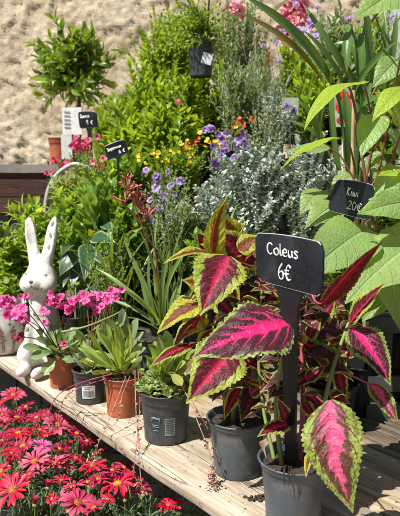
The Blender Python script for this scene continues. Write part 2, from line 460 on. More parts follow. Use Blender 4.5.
M['silver'] = leafmat('silver_leaf', (.36, .43, .37), (.60, .65, .58), .75, .2, (.62, .66, .58), .2, 3, tint=(1.1, 1.15, .9), blotch=.15)
M['greyg'] = leafmat('grey_green_leaf', (.17, .25, .14), (.32, .39, .25), .6, .25)
M['lew'] = leafmat('lewisia_leaf', (.13, .24, .08), (.22, .34, .13), .35, .28, (.4, .45, .25), .3, 0)
M['ros'] = leafmat('yellow_rosette_leaf', (.20, .33, .05), (.30, .42, .08), .35, .35, (.45, .52, .16), .5, 0)
M['semp'] = leafmat('fuzzy_rosette_leaf', (.22, .30, .09), (.34, .42, .16), .6, .25, (.4, .45, .25), .2, 0)
M['daisyg'] = leafmat('daisy_leaf', (.055, .11, .05), (.19, .28, .16), .6, .25)
M['palegr'] = leafmat('pale_sprig_leaf', (.24, .32, .22), (.42, .50, .38), .6, .25)
M['vari'] = leafmat('cream_edged_leaf', (.14, .22, .08), (.24, .33, .12), .5, .35, edge=(.6, .62, .38))
M['bronze'] = leafmat('bronze_leaf', (.32, .13, .03), (.42, .22, .06), .5, .35)
# petals
M['dred'] = petalmat('red_petal', (.46, .003, .025), (.62, .010, .05), (.55, .008, .06), tr=.2)
M['dpink'] = petalmat('pink_petal', (.52, .045, .11), (.70, .15, .24), (.42, .01, .07), tr=.2)
M['drose'] = petalmat('rose_petal', (.30, .006, .04), (.52, .03, .10), (.32, .004, .04), tr=.2)
M['mag'] = petalmat('magenta_petal', (.78, .10, .40), (.88, .30, .56), (.66, .02, .24))
M['viola'] = petalmat('violet_petal', (.34, .20, .52), (.56, .40, .70), (.16, .06, .32))
M['lilac'] = petalmat('lilac_petal', (.50, .36, .66), (.62, .48, .74), (.4, .25, .55))
M['yel'] = petalmat('yellow_petal', (.82, .64, .02), (.85, .74, .06), (.8, .5, .01))
M['scar'] = petalmat('scarlet_petal', (.62, .03, .015), (.55, .02, .01), (.6, .25, .01))
M['sagep'] = petalmat('sage_pink_petal', (.72, .07, .22), (.80, .16, .33), (.6, .03, .12))
M['scarlet_flat'] = plain('red_print', (.62, .04, .03), .5)
M['coral'] = petalmat('coral_petal', (.82, .30, .38), (.86, .46, .50), (.68, .08, .2))
M['disc_dark'] = plain('daisy_disc_old', (.50, .20, .02), .8, (.20, .03, .01), 170, 1, 600, bd=.003)
M['disc'] = plain('daisy_disc', (.62, .34, .02), .8, (.24, .05, .01), 170, 1, 600, bd=.003)
M['claw'] = plain('kangaroo_flower', (.42, .10, .08), .8, (.60, .25, .18), 60, .4, 300)
M['steel'] = plain('white_metal', (.62, .62, .60), .35)
M['ceram'] = None

# rabbit / ceramic glaze
m, t, nn, ll, p = nt('white_stone_glaze'); co = objco(t)
c = mixc(t, step(t, noise_n(t, 16, 6, co, .6), .42, .72), (.66, .63, .58), (.46, .43, .37))
c = mixc(t, mth(t, 'MULTIPLY', step(t, noise_n(t, 70, 6, co, .7), .54, .66), .6), c, (.26, .23, .18))
ll.new(c, p.inputs['Base Color']); p.inputs['Roughness'].default_value = .55
bump(t, p, noise_n(t, 110, 7, co, .7), .5, .003)
M['ceram'] = m

# wall stone
m, t, nn, ll, p = nt('rough_limestone'); co = objco(t)
c = mixc(t, step(t, noise_n(t, 3, 6, co, .65), .35, .68), (.64, .53, .385), (.49, .385, .26))
c = mixc(t, mth(t, 'MULTIPLY', step(t, noise_n(t, 12, 6, co, .65), .5, .72), .6), c, (.70, .62, .50))
c = mixc(t, mth(t, 'MULTIPLY', step(t, noise_n(t, 26, 6, co, .7), .57, .7), .5), c, (.24, .18, .12))
ll.new(c, p.inputs['Base Color']); p.inputs['Roughness'].default_value = .95; p.inputs['Specular IOR Level'].default_value = .1
c = mixc(t, mth(t, 'MULTIPLY', step(t, noise_n(t, 5, 7, co, .75), .52, .66), .5), c, (.40, .36, .31))
c = mixc(t, mth(t, 'MULTIPLY', step(t, noise_n(t, 45, 5, co, .75), .56, .66), .55), c, (.17, .135, .10))
ll.new(c, p.inputs['Base Color'])
h = mth(t, 'ADD', noise_n(t, 30, 8, co, .7), mth(t, 'MULTIPLY', noise_n(t, 130, 5, co, .7), .3))
bump(t, p, h, .8, .02)
M['stone'] = m
m, t, nn, ll, p = nt('paving'); co = objco(t)
br = N(t, 'ShaderNodeTexBrick'); br.inputs['Scale'].default_value = 2.2; ll.new(co, br.inputs[0])
br.inputs['Color1'].default_value = (.3, .26, .21, 1); br.inputs['Color2'].default_value = (.22, .19, .16, 1); br.inputs['Mortar'].default_value = (.12, .1, .08, 1)
c = mixc(t, mth(t, 'MULTIPLY', noise_n(t, 8, 6, co), .6), br.outputs[0], (.14, .12, .1))
ll.new(c, p.inputs['Base Color']); p.inputs['Roughness'].default_value = .9
bump(t, p, mth(t, 'SUBTRACT', noise_n(t, 30, 6, co), br.outputs[1]), .5, .01)
M['pave'] = m

# ------------------------------------------------------------------ setting
mb = MB(); n = 24
g = np.linspace(-40, 40, n + 1); XX, YY = np.meshgrid(g, g)
mb.add(np.stack([XX, YY, XX * 0], -1).reshape(-1, 3), grid_q(n, n))
o = mb.build('ground', M['pave']); o['kind'] = 'structure'

# rough stone wall behind everything, nearer on the right
WA = R(-9)
def wall_xy(s, off=0):   # s metres along the wall
    return Vector((math.cos(WA), math.sin(WA), 0)) * s + Vector((-math.sin(WA), math.cos(WA), 0)) * off + Vector((0, 3.45, 0))
nu, nv = 500, 230
S_, Zz = np.meshgrid(np.linspace(-3.3, 3.3, nu + 1), np.linspace(0, 3.0, nv + 1), indexing='ij')
V = np.zeros((nu + 1, nv + 1, 3))
for i in range(nu + 1):
    for j in range(nv + 1):
        s, z = S_[i, j], Zz[i, j]
        q = Vector((s, z, 0))
        q2 = q + Vector((noise.noise(q * 8), noise.noise(q * 8 + Vector((9, 2, 4))), 0)) * .04
        qs = Vector((q2.x * .9 + q2.y * .5, q2.y * .8 - q2.x * .35, 0))
        d = noise.noise(q * 2.3) * .014 + noise.noise(qs * 9) * .012 - abs(noise.noise(Vector((qs.x * 24, qs.y * 13, 3)))) * .017 + abs(noise.noise(Vector((qs.x * 40, qs.y * 22, 8)))) * .014
        d += noise.noise(q2 * 30) * .008 + noise.noise(q2 * 62) * .007
        d -= max(0, noise.noise(qs * 6 + Vector((4, 4, 4))) - .25) * .05
        P = wall_xy(s, -d * 1.15)
        V[i, j] = (P.x, P.y, z)
mb = MB(); mb.add(V.reshape(-1, 3), grid_q(nu, nv)[:, ::-1])
P = wall_xy(0, .3)
box(mb, (P.x, P.y, 1.5), (6.6, .4, 3.0), WA)
o = mb.build('stone_wall', M['stone']); o['label'] = 'rough sunlit ochre stone wall behind all the plants'; o['category'] = 'wall'

# door / pale shutter in the wall at the right
sh = thing('wooden_shutter', 'pale grey green wooden shutter on the wall behind the strap leaves', 'shutter', wall_xy(1.2, -.06) + Vector((0, 0, .9)))
mb = MB()
for k in range(5):
    P = wall_xy(.90 + k * .125, -.075); box(mb, (P.x, P.y, 1.75), (.119, .03, 2.1), WA)
pal = plain('pale_paint', (.42, .46, .41), .6, (.33, .36, .32), 12, .3, 90)
mb.build('shutter_boards', pal, sh, smooth=False)
mb = MB()
for z in (1.3, 2.3):
    P = wall_xy(1.15, -.105); box(mb, (P.x, P.y, z), (.6, .028, .09), WA)
mb.build('cross_batten', pal, sh, smooth=False)

# ---- bench of pale boards
def run_pt(a, s, z): # a along the edge (left positive), s inwards
    q = E0 + EV * a + IN * s
    return Vector((q.x, q.y, z))
def board(mb, a0, a1, s0, s1, z, th, seg=60, warp=.003, seed=0, chip=.004):
    """plank with slightly uneven edges"""
    vs = []
    for i in range(seg + 1):
        a = a0 + (a1 - a0) * i / seg
        w = noise.noise(Vector((a * 7, seed, 0))) * chip + noise.noise(Vector((a * 30, seed, 5))) * chip * .5
        w2 = noise.noise(Vector((a * 6, seed + 9, 0))) * chip
        zz = z + noise.noise(Vector((a * 2, seed, 9))) * warp
        r = .004
        ring = [(s0 + w + r, zz), (s0 + w, zz - r), (s0 + w + r * .3, zz - th + r), (s0 + w + r, zz - th), (s1 + w2, zz - th), (s1 + w2 + r, zz - r), (s1 + w2, zz)]
        vs += [tuple(run_pt(a, s_, z_)) for s_, z_ in ring]
    mb.add(np.array(vs), grid_q(seg, 7, True))
    k = 7
    for base, rev in ((0, 1), (seg * k, 0)):
        e = [base + i for i in range(k)]
        mb.q.append(np.array([[e[0], e[1], e[2], e[3]], [e[0], e[3], e[4], e[4]]][:1]) + mb.n - len(vs)); mb.mi.append(np.zeros(1, int))
        mb.q.append(np.array([[e[0], e[3], e[4], e[6]]]) + mb.n - len(vs)); mb.mi.append(np.zeros(1, int))
bench = thing('plank_bench', 'long weathered plank bench carrying the front row of flowerpots', 'bench', run_pt(.5, .3, 0))
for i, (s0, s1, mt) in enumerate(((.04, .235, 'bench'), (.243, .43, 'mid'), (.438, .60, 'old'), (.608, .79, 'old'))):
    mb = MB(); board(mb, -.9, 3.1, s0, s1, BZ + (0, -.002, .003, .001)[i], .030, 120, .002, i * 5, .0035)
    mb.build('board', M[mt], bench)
for a in (-.7, .9, 2.6):
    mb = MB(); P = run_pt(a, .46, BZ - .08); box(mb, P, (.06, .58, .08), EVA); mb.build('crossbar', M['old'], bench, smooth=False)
for a in (-.7, .9, 2.6):
    for s in (.22, .7):
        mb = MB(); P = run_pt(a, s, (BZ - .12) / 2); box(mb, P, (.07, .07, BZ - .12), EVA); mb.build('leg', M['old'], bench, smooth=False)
# ---- stepped stand behind it
stand = thing('stepped_stand', 'dark two step wooden stand holding the rear plants above the bench', 'plant stand', run_pt(.7, 1.1, 0))
Z1, Z2 = 1.02, 1.17
for (s0, s1, z) in ((.82, .98, Z1), (.99, 1.15, Z1), (1.17, 1.35, Z2), (1.36, 1.56, Z2)):
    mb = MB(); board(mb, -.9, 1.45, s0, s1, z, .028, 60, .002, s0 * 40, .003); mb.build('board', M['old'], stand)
for a in (-.8, .3, 1.35):
    for s, z in ((.86, Z1), (1.12, Z1), (1.22, Z2), (1.5, Z2)):
        mb = MB(); P = run_pt(a, s, (z - .03) / 2); box(mb, P, (.05, .05, z - .03), EVA); mb.build('leg', M['old'], stand, smooth=False)
mb = MB()
P = run_pt(.27, 1.158, Z1 + .055); box(mb, P, (2.3, .014, .1), EVA)
mb.build('riser', M['darkwood'], stand, smooth=False)

# ---- dark counter at the far left
ctr = thing('wooden_counter', 'dark brown boarded counter with a grey top before the stone wall', 'counter', (-1.0, 3.1, 0))
mb = MB(); box(mb, (-1.0, 3.14, 1.405), (2.2, .5, .036)); mb.build('counter_top', plain('zinc_top', (.24, .215, .19), .6, (.17, .15, .13), 14), ctr, smooth=False)
mb = MB(); box(mb, (-1.0, 2.92, 1.33), (2.16, .03, .11)); mb.build('top_rail', wood('rail_red_wood', (.075, .035, .025), (.04, .02, .015), (.1, .05, .035)), ctr, smooth=False)
mb = MB(); box(mb, (-1.0, 2.915, 1.235), (2.16, .036, .07)); mb.build('rail', wood('rail_red_wood_b', (.09, .045, .03), (.05, .025, .018), (.12, .06, .04)), ctr, smooth=False)
mb = MB(); k = 0; x = -2.05
while x < .05:
    w = .115
    box(mb, (x + w / 2, 2.935, .6), (w - .008, .022, 1.2)); x += w; k += 1
box(mb, (-1.0, 3.15, .69), (2.1, .38, 1.36))
mb.build('panel', plain('black_boards', (.035, .036, .038), .7, (.06, .058, .055), 10, .4, 60), ctr, smooth=False)
mb = MB(); box(mb, (-1.0, 2.915, .05), (2.16, .03, .1)); mb.build('plinth', M['darkwood'], ctr, smooth=False)

# ------------------------------------------------------------------ pots
def pot(root, c, r, h, mat, taper=.74, band=.22, soilz=.9, foot=True, soil=True, name='pot', lean=None):
    mb = MB(); t = .0022
    rb = r * taper; hb = h * (1 - band)
    rw = rb + (r * .93 - rb) * (hb / h)
    prof = [(0, .004), (rb * .8, .004), (rb * .86, 0), (rb, 0), (rb + .001, .003)] + [(rb + (rw - rb) * k / 8, .003 + (hb - .003) * k / 8) for k in range(1, 9)]
    prof += [(rw + r * .045, hb + .0015), (rw + r * .05, hb + .004), (r * .99, h - .004), (r + .0012, h - .003), (r + .0015, h - .001), (r, h), (r - t, h - .0005), (r - t * 1.6, h * .96), (rw * .93, hb * .98), (rb * .9, .01)]
    lathe(mb, prof, c, 56)
    o = mb.build(name, mat, root)
    if soil:
        mb = MB(); k = 28; z = h * soilz
        rr = rb + (r - rb) * soilz - .004
        vs = []
        for i in range(10):
            for j in range(k):
                a = 2 * math.pi * j / k; q = rr * i / 9
                x, y = q * math.cos(a), q * math.sin(a)
                zz = z + noise.noise(Vector((x * 90, y * 90, c[0] * 9))) * .005 + (U(-.0012, .0012) if i < 9 else 0) - (.0 if i < 9 else .003)
                vs.append((c[0] + x, c[1] + y, c[2] + zz))
        mb.add(np.array(vs), grid_q(9, k, True)); mb.build('soil', M['soil'], root)
    return o
def pot_patch(mb, c, r0, r1, h0, h1, z0, z1, a0, a1, off=.0006, n=10):
    """curved rectangle on the side of a pot; r0 at height h0, r1 at height h1"""
    vs = []
    for i in range(2):
        z = (z0, z1)[i]; r = r0 + (r1 - r0) * (z - h0) / (h1 - h0) + off
        for j in range(n + 1):
            a = a0 + (a1 - a0) * j / n
            vs.append((c[0] + r * math.cos(a), c[1] + r * math.sin(a), c[2] + z))
    mb.add(np.array(vs), grid_q(1, n))
def pot_label(root, c, r, h, taper, band, zc, hh, ang, wid, mat, ink, bars=True, horiz=False):
    rb = r * taper; hb = h * (1 - band); rw = rb + (r * .93 - rb) * (hb / h)
    toc = math.atan2(-c[1], -c[0]) + ang; da = wid / r / 2
    mb = MB(); pot_patch(mb, c, rb, rw, 0, hb, zc - hh / 2, zc + hh / 2, toc - da, toc + da, .0012); lab = mb.build('label', mat, root)
    mb = MB()
    if horiz:
        for k in range(9):
            z = zc - hh * .4 + hh * .8 * k / 8
            pot_patch(mb, c, rb, rw, 0, hb, z, z + hh * U(.03, .07), toc - da * .86, toc + da * .86, .0016)
    else:
        x = -.8
        while x < .8:
            w = U(.03, .09); pot_patch(mb, c, rb, rw, 0, hb, zc - hh * .4, zc + hh * .12, toc + x * da, toc + (x + w) * da, .0016, 2); x += w + U(.04, .09)
        for k in range(2):
            pot_patch(mb, c, rb, rw, 0, hb, zc + hh * (.22 + .13 * k), zc + hh * (.27 + .13 * k), toc - da * .7, toc + da * (.2 + .3 * k), .0016, 6)
    mb.build('barcode', ink, lab)

# ------------------------------------------------------------------ plant builders
T = {
 'small': [leaf_t('ovate', 4, 2, .5, .5, .35, seed=i) for i in range(3)],
 'roundl': [leaf_t('round', 4, 2, .75, .4, .3, seed=i) for i in range(3)],
 'lance': [leaf_t('lance', 6, 2, .26 + .04 * i, .4 + .3 * i, .3, seed=i) for i in range(3)],
 'glossy': [leaf_t('lance', 7, 4, .34, .4 + .4 * i, .3, seed=i) for i in range(3)],
 'narrow': [leaf_t('lance', 5, 2, .13, .4, .2, seed=i) for i in range(3)],
 'needle': [leaf_t('strap', 2, 2, .08, .3, .2, seed=i) for i in range(2)],
 'broad': [leaf_t('ovate', 12, 6, .42, .6 + .2 * i, .3, .25, seed=i) for i in range(4)],
 'mint': [leaf_t('ovate', 8, 4, .62, .5, .3, .3, seed=i, serr=5, sa=.25) for i in range(4)],
 'wide': [leaf_t('ovate', 14, 6, .62, .8, .3, .3, seed=i) for i in range(3)],
 'silv': [leaf_t('round', 4, 2, .6 + .15 * i, .5 * i, .35, seed=i) for i in range(3)],
 'spoon': [leaf_t('spoon', 12, 6, .34 + .04 * i, -.6 + .9 * i, .45, .2, seed=i) for i in range(3)],
 'spoonw': [leaf_t('spoon', 12, 6, .5, -.2 + .6 * i, .4, .35, seed=i) for i in range(3)],
 'petal': [leaf_t('petal', 6, 2, .3, .35 * i, .3, seed=i) for i in range(3)],
 'dpetal': [leaf_t('petal', 7, 4, .24 + .03 * i, (.1, .5, .9, 1.3, -.3)[i], .35, .15, seed=i, side=(.0, .04, -.05, .02, 0)[i]) for i in range(5)],
 'vpetal': [leaf_t('round', 5, 4, 1.05, .5, .1, .3, seed=i) for i in range(3)],
 'lpetal': [leaf_t('petal', 5, 4, .55, .5, .2, .4, serr=2, sa=.3, seed=i) for i in range(3)],
}
def ndir(v):
    v = Vector(v); v.normalize(); return v
def rvec(s=1):
    return Vector((random.gauss(0, s), random.gauss(0, s), random.gauss(0, s)))
def shoot(ml, ms, base, end, tkey, L, spacing, r=.0015, lo=.2, ang=55, bend=.15, pair=2, taper=.6, jit=.25, k=5, lift=None, sdrop=0):
    base, end = Vector(base), Vector(end)
    d = end - base; Ln = d.length
    mid = base + d * .5 + Vector((-d.x, -d.y, abs(d.z) + .2 * Ln)) * bend + rvec(.03 * Ln)
    P = [base * (1 - t) ** 2 + mid * 2 * t * (1 - t) + end * t * t for t in [i / 8 for i in range(9)]]
    if ms is not None: tube(ms, P, r, r * .45, k)
    nn_ = max(2, int(Ln * (1 - lo) / spacing)); ph = U(0, 6.28)
    for i in range(nn_ + 1):
        t = lo + (1 - lo) * i / nn_
        x = t * 8; j = min(7, int(x)); p = P[j].lerp(P[j + 1], x - j); tg = ndir(P[j + 1] - P[j])
        s = tg.cross(Vector((.1, .2, 1))); s = s.normalized() if s.length > .05 else Vector((1, 0, 0))
        b = tg.cross(s)
        for q in range(pair):
            a = ph + i * (math.pi / 2 if pair == 2 else 2.4) + q * 2 * math.pi / pair
            o = s * math.cos(a) + b * math.sin(a)
            aa = R(ang * (1 - .35 * t) * U(1 - jit, 1 + jit))
            dd = ndir(tg * math.cos(aa) + o * math.sin(aa) + rvec(.1) + Vector((0, 0, -sdrop)))
            nrm = ndir(tg * math.sin(aa) - o * math.cos(aa) + Vector((0, 0, .5)) + rvec(.15))
            l = L * U(.75, 1.15) * (1 - (1 - taper) * t)
            ml.leaf(random.choice(T[tkey]), frame(p, dd, nrm, l))
def bush(name, label, cat, base, c, rad, nsh, tkey, L, spacing, lm, sm='stemg', potr=.06, poth=.1, potm='black', group=None, surf=True, gravity=0, **kw):
    """base: pot base (world); c: crown centre; rad: crown radii; shoots run from the soil to points in the crown"""
    root = thing(name, label, cat, base, group)
    base = Vector(base)
    if potr: pot(root, base, potr, poth, M[potm])
    ml, ms = MB(), MB()
    s0 = base + Vector((0, 0, poth * .88))
    c = Vector(c)
    for i in range(nsh):
        while True:
            q = Vector((U(-1, 1), U(-1, 1), U(-1, 1)))
            if q.length < 1: break
        if surf: q = q.normalized() * (q.length ** .55) * (U(.7, 1.0) if RND() < .8 else U(1.0, 1.3))
        e = c + Vector((q.x * rad[0], q.y * rad[1], q.z * rad[2]))
        b = s0 + Vector((U(-1, 1), U(-1, 1), 0)) * (potr * .5 if potr else .02)
        shoot(ml, ms, b, e, tkey, L, spacing, **kw)
    ms.build('stems', M[sm], root); f = ml.build('foliage', M[lm], root)
    return root
def flower(mb, c, nrm, r, npet, tk='vpetal', cup=.25, jit=.15):
    nrm = ndir(nrm); s = nrm.cross(Vector((.2, .1, 1))); s = s.normalized() if s.length > .1 else Vector((1, 0, 0)); b = nrm.cross(s)
    ph = U(0, 6)
    for i in range(npet):
        a = ph + 2 * math.pi * i / npet + U(-jit, jit)
        o = s * math.cos(a) + b * math.sin(a)
        d = ndir(o + nrm * (cup + U(-.12, .12)))
        mb.leaf(random.choice(T[tk]), frame(Vector(c) + o * r * .06, d, nrm - o * cup, r * U(.88, 1.1)))
def tocam(p, up=.4): return ndir((CAM - Vector(p)).normalized() + Vector((0, 0, up)) + rvec(.3))

# ------------------------------------------------------------------ handwriting
GL = {
 'C': [[(.85, .82), (.6, 1), (.25, .9), (.05, .5), (.2, .12), (.55, 0), (.85, .15)]],
 'o': [[(.5, .6), (.15, .5), (.05, .25), (.25, .02), (.6, .05), (.75, .3), (.6, .55), (.4, .6)]],
 'l': [[(.2, 1.05), (.15, .5), (.2, .1), (.4, .0)]],
 'e': [[(.08, .3), (.6, .35), (.62, .52), (.35, .62), (.08, .4), (.12, .1), (.4, 0), (.7, .1)]],
 'u': [[(.08, .58), (.08, .2), (.25, 0), (.5, .08), (.6, .3), (.62, .58)], [(.62, .58), (.62, .15), (.75, .02)]],
 's': [[(.6, .52), (.35, .62), (.12, .48), (.35, .32), (.58, .18), (.4, 0), (.08, .06)]],
 'K': [[(.15, 1), (.12, 0)], [(.75, .95), (.18, .48), (.75, .02)]],
 'i': [[(.2, .55), (.18, .1), (.35, .02)], [(.22, .78), (.24, .8)]],
 'w': [[(.05, .55), (.15, .05), (.35, .1), (.42, .45), (.5, .08), (.75, .1), (.85, .55)]],
 'R': [[(.15, 0), (.15, 1), (.6, .95), (.68, .7), (.5, .5), (.15, .48), (.75, 0)]],
 'm': [[(.05, 0), (.08, .55), (.25, .5), (.3, 0), (.35, .45), (.55, .55), (.62, 0)]],
 'a': [[(.6, .5), (.3, .6), (.06, .3), (.25, .02), (.55, .2), (.62, .55), (.62, .1), (.78, .02)]],
 'r': [[(.1, .58), (.12, 0)], [(.12, .35), (.3, .58), (.55, .55)]],
 'n': [[(.08, .58), (.1, 0)], [(.1, .35), (.35, .6), (.55, .45), (.6, 0)]],
 'S': [[(.7, .9), (.4, 1), (.12, .8), (.4, .52), (.68, .25), (.4, 0), (.05, .12)]],
 'p': [[(.1, .58), (.1, -.4)], [(.1, .4), (.4, .6), (.62, .35), (.4, .02), (.1, .1)]],
 'v': [[(.05, .58), (.3, 0), (.58, .58)]],
 '6': [[(.6, 1), (.2, .65), (.05, .3), (.2, .02), (.55, .03), (.68, .28), (.5, .5), (.1, .35)]],
 '9': [[(.6, .9), (.25, 1), (.08, .72), (.3, .5), (.6, .65), (.62, .9), (.6, .4), (.5, 0)]],
 '2': [[(.08, .8), (.35, 1), (.62, .8), (.45, .4), (.05, .02), (.7, .05)]],
 '0': [[(.35, 1), (.08, .7), (.08, .3), (.35, 0), (.65, .3), (.65, .7), (.35, 1)]],
 '\u20ac': [[(.78, .8), (.5, .95), (.22, .7), (.18, .3), (.45, .02), (.78, .12)], [(.0, .6), (.6, .62)], [(.0, .38), (.55, .4)]],
 ' ': [],
}
GW = {'l': .5, 'i': .5, 'w': 1.0, 'C': 1.05, 'm': .8, 'r': .65, 'K': .9}
def price_sign(label, cs, lines, stake, sw=7, name='price_sign', arch=.06, thick=.0032, stroke=.0016):
    """cs: corners TL, TR, BR, BL in world space; lines: (text, u0, v0, char height, char width) in board space; stake: foot point"""
    TL, TR, BR, BL = [Vector(c) for c in cs]
    root = thing(name, label, 'price sign', stake)
    nrm = (TR - TL).cross(BL - TL).normalized() * -1
    if nrm.dot(CAM - TL) < 0: nrm = -nrm
    H = (TL - BL).length
    def pt(u, v, off=0):
        top = TL.lerp(TR, u); bot = BL.lerp(BR, u)
        a = arch * H * 4 * u * (1 - u) * v - .03 * H * 4 * u * (1 - u) * (1 - v) * 0
        return bot.lerp(top, v) + (TL - BL).normalized() * a + nrm * off
    mb = MB(); n_ = 16
    outline = [(i / n_, 1) for i in range(n_ + 1)] + [(1, 1 - i / 6) for i in range(1, 7)] + [(1 - i / n_, 0) for i in range(1, n_ + 1)] + [(0, i / 6) for i in range(1, 6)]
    def rd(u, v):  # slightly rounded corners
        cu = .5 - abs(u - .5); cv = .5 - abs(v - .5); k = max(0, .05 - cu) * max(0, .07 - cv) / (.05 * .07)
        return (u + (.5 - u) * .03 * k * 2, v + (.5 - v) * .05 * k * 2)
    outline = [rd(*q) for q in outline]
    m_ = len(outline); vs = []
    for sc_, off in ((0, thick), (.965, thick), (.985, thick), (1, thick * .6), (1, -thick * .5), (.97, -thick), (0, -thick)):
        for (u, v) in outline: vs.append(tuple(pt(.5 + (u - .5) * sc_, .5 + (v - .5) * sc_, off)))
    mb.add(np.array(vs), grid_q(6, m_, True)); mb.build('board', M['signb'], root)
    for seg in (outline[:n_ + 1], outline[n_ + 6:n_ + 6 + n_ + 1]):
        mb = MB(); tube(mb, [pt(u, v, thick * .7) for u, v in seg], .0008, .0008, 5)
        mb.build('edge_strip', M['rim'], root)
    mb = MB()
    for text, u0, v0, ch, cw in lines:
        x = u0
        for chh in text:
            for pl in GL[chh]:
                pl = [pt(x + px_ * cw, v0 + py_ * ch + (x - u0) * .0, thick + .0006) for px_, py_ in pl]
                f0 = U(0, 6); tube(mb, catmull(pl, 4), lambda t_: stroke * (.44 + .13 * math.sin(t_ * 9 + f0)), 1, 6)
            x += cw * GW.get(chh, .85)
    mb.build('lettering', M['chalk'], root)
    c0 = BL.lerp(BR, .5); up = ((TL - BL) + (TR - BR)).normalized()
    st = Vector(stake); mb = MB()
    sd = (BR - BL).normalized(); fw = nrm
    vs = []; K = 10
    w0 = (BR - BL).length * sw / 65
    for i in range(K + 1):
        tt = i / K; p = (c0 + up * .004).lerp(st, tt)
        w = w0 * (1.7 - 1.4 * min(1, tt * 8)) if tt < .09 else w0 * (1 - .45 * tt)
        w = max(w, w0 * .25)
        for a, b in ((-1, 1), (1, 1), (1, -1), (-1, -1)):
            vs.append(tuple(p + sd * (a * w) + fw * (b * .0022 - .0005)))
    q = grid_q(K, 4, True)
    mb.add(np.array(vs), q); mb.build('stake', M['black'], root, smooth=False)
    return root
# ================================================================== REAR PLANTS (far to near)
# round-headed potted tree on the counter
b = at(79, 168, 3.12); b.z = 1.423
tr = thing('potted_tree', 'small round headed tree with glossy leaves on a bare trunk at the stone wall', 'tree', b)
pot(tr, b, .075, .12, M['terra'])
cc = at(73, 66, 3.12); rx = 43 * ppm(3.12); rz = 47 * ppm(3.12)
top = at(78, 88, 3.12)
mb = MB(); tube(mb, catmull([b + Vector((0, 0, .1)), b.lerp(top, .5) + Vector((.01, 0, 0)), top, cc]), .009, .006, 8)
mb.build('trunk', M['bark'], tr)
ml, ms = MB(), MB()
for i in range(190):
    q = rvec(1).normalized() * (U(.1, 1) ** .5)
    e = cc + Vector((q.x * rx, q.y * rx * .9, q.z * rz * .9 + .01)) * U(.66, 1.1)
    shoot(ml, ms, top.lerp(cc, U(0, .8)), e, 'glossy', .082, .021, r=.0018, lo=.3, ang=62, bend=.1, pair=1, taper=.8)
ms.build('branches', M['bark'], tr); ml.build('crown', M['topi'], tr)

b = at(60, 168, 2.98); b.z = 1.423
o = thing('flowerpot', 'small orange flowerpot on the grey counter top below the round headed tree', 'flowerpot', b)
pot(o, b, .052, .125, M['terra'], taper=.8)
mb = MB(); c_ = at(67, 147, 2.9); box(mb, c_, (.052, .003, .11), .1)
o = mb.build('paper_card', M['white'], None, False); o['label'] = 'blank white card standing against the small orange flowerpot'; o['category'] = 'card'
c_ = at(72, 121, 2.86)
cd = thing('notice_card', 'tall white notice card behind the black sign reading Romarin', 'card', c_)
mb = MB(); box(mb, c_, (.088, .003, .12), -.05); mb.build('sheet', M['white'], cd, smooth=False)
mb = MB()
for k in range(5): box(mb, c_ + Vector((-.022, -.0032, .04 - k * .017)), (.028, .0016, .003), -.05)
mb.build('print', M['ink'], cd, smooth=False)
mb = MB(); box(mb, c_ + Vector((0, .004, -.2)), (.008, .004, .34)); mb.build('stake', M['black'], cd, smooth=False)

Y = 2.45
price_sign('small black plant sign reading Romarin 9 euro in front of the white notice card', [at(78, 112.5, Y), at(96.5, 112, Y - .03), at(98, 127.5, Y - .03), at(80, 128.5, Y)],
           [('Romarin', .12, .62, .2, .095), ('9 \u20ac', .42, .2, .26, .14)], at(92, 166, Y), sw=7, stroke=.0028)
Y = 1.82
price_sign('small tilted black plant sign reading Sempervivum 6 euro below the bright green herbs', [at(104, 147, Y), at(125, 139.5, Y), at(129, 152.5, Y), at(108, 160, Y)],
           [('Sempervivum', .1, .55, .22, .075), ('6 \u20ac', .58, .16, .22, .11)], at(118, 200, Y), sw=4, stroke=.0026)

# shelf positions on the stand
def on_step(a, s, z): return run_pt(a, s, z)
def stand_at(px, Y, z):
    p = at(px, 250, Y); return Vector((p.x, Y, z))
# bright narrow-leaved herbs
herbs = [(116, 122, 2.5, 26, 24), (150, 100, 2.4, 32, 34), (182, 106, 2.3, 26, 34), (132, 134, 2.25, 28, 24), (166, 134, 2.15, 28, 24), (206, 98, 2.5, 24, 40)]
hl = ['bright green narrow leaved herb right of the black sign reading Romarin', 'tall bright green herb with narrow upright leaves, centre of the herb row',
      'bright green narrow leaved herb directly below the hanging black pot', 'low bright green herb right of the black sign reading Sempervivum',
      'dense low green herb behind the yellow and violet blossoms', 'green narrow leaved herb between hanging pot and silver foliage']
for (px, py, Y, rx, ry), lb in zip(herbs, hl):
    c_ = at(px, py, Y); k = ppm(Y)
    base = Vector((c_.x, c_.y, c_.z - ry * k - .22))
    r_ = bush('herb_plant', lb, 'herb', base, c_, (rx * k, rx * k * .8, ry * k), 75, 'glossy' if px % 4 else 'lance', U(.05, .068), .018, 'herb', potr=.075, poth=.12, lo=.35, ang=U(50, 68), bend=.06, jit=.45, pair=2, taper=.8, r=.0015, group='bright green herbs on the rear steps')
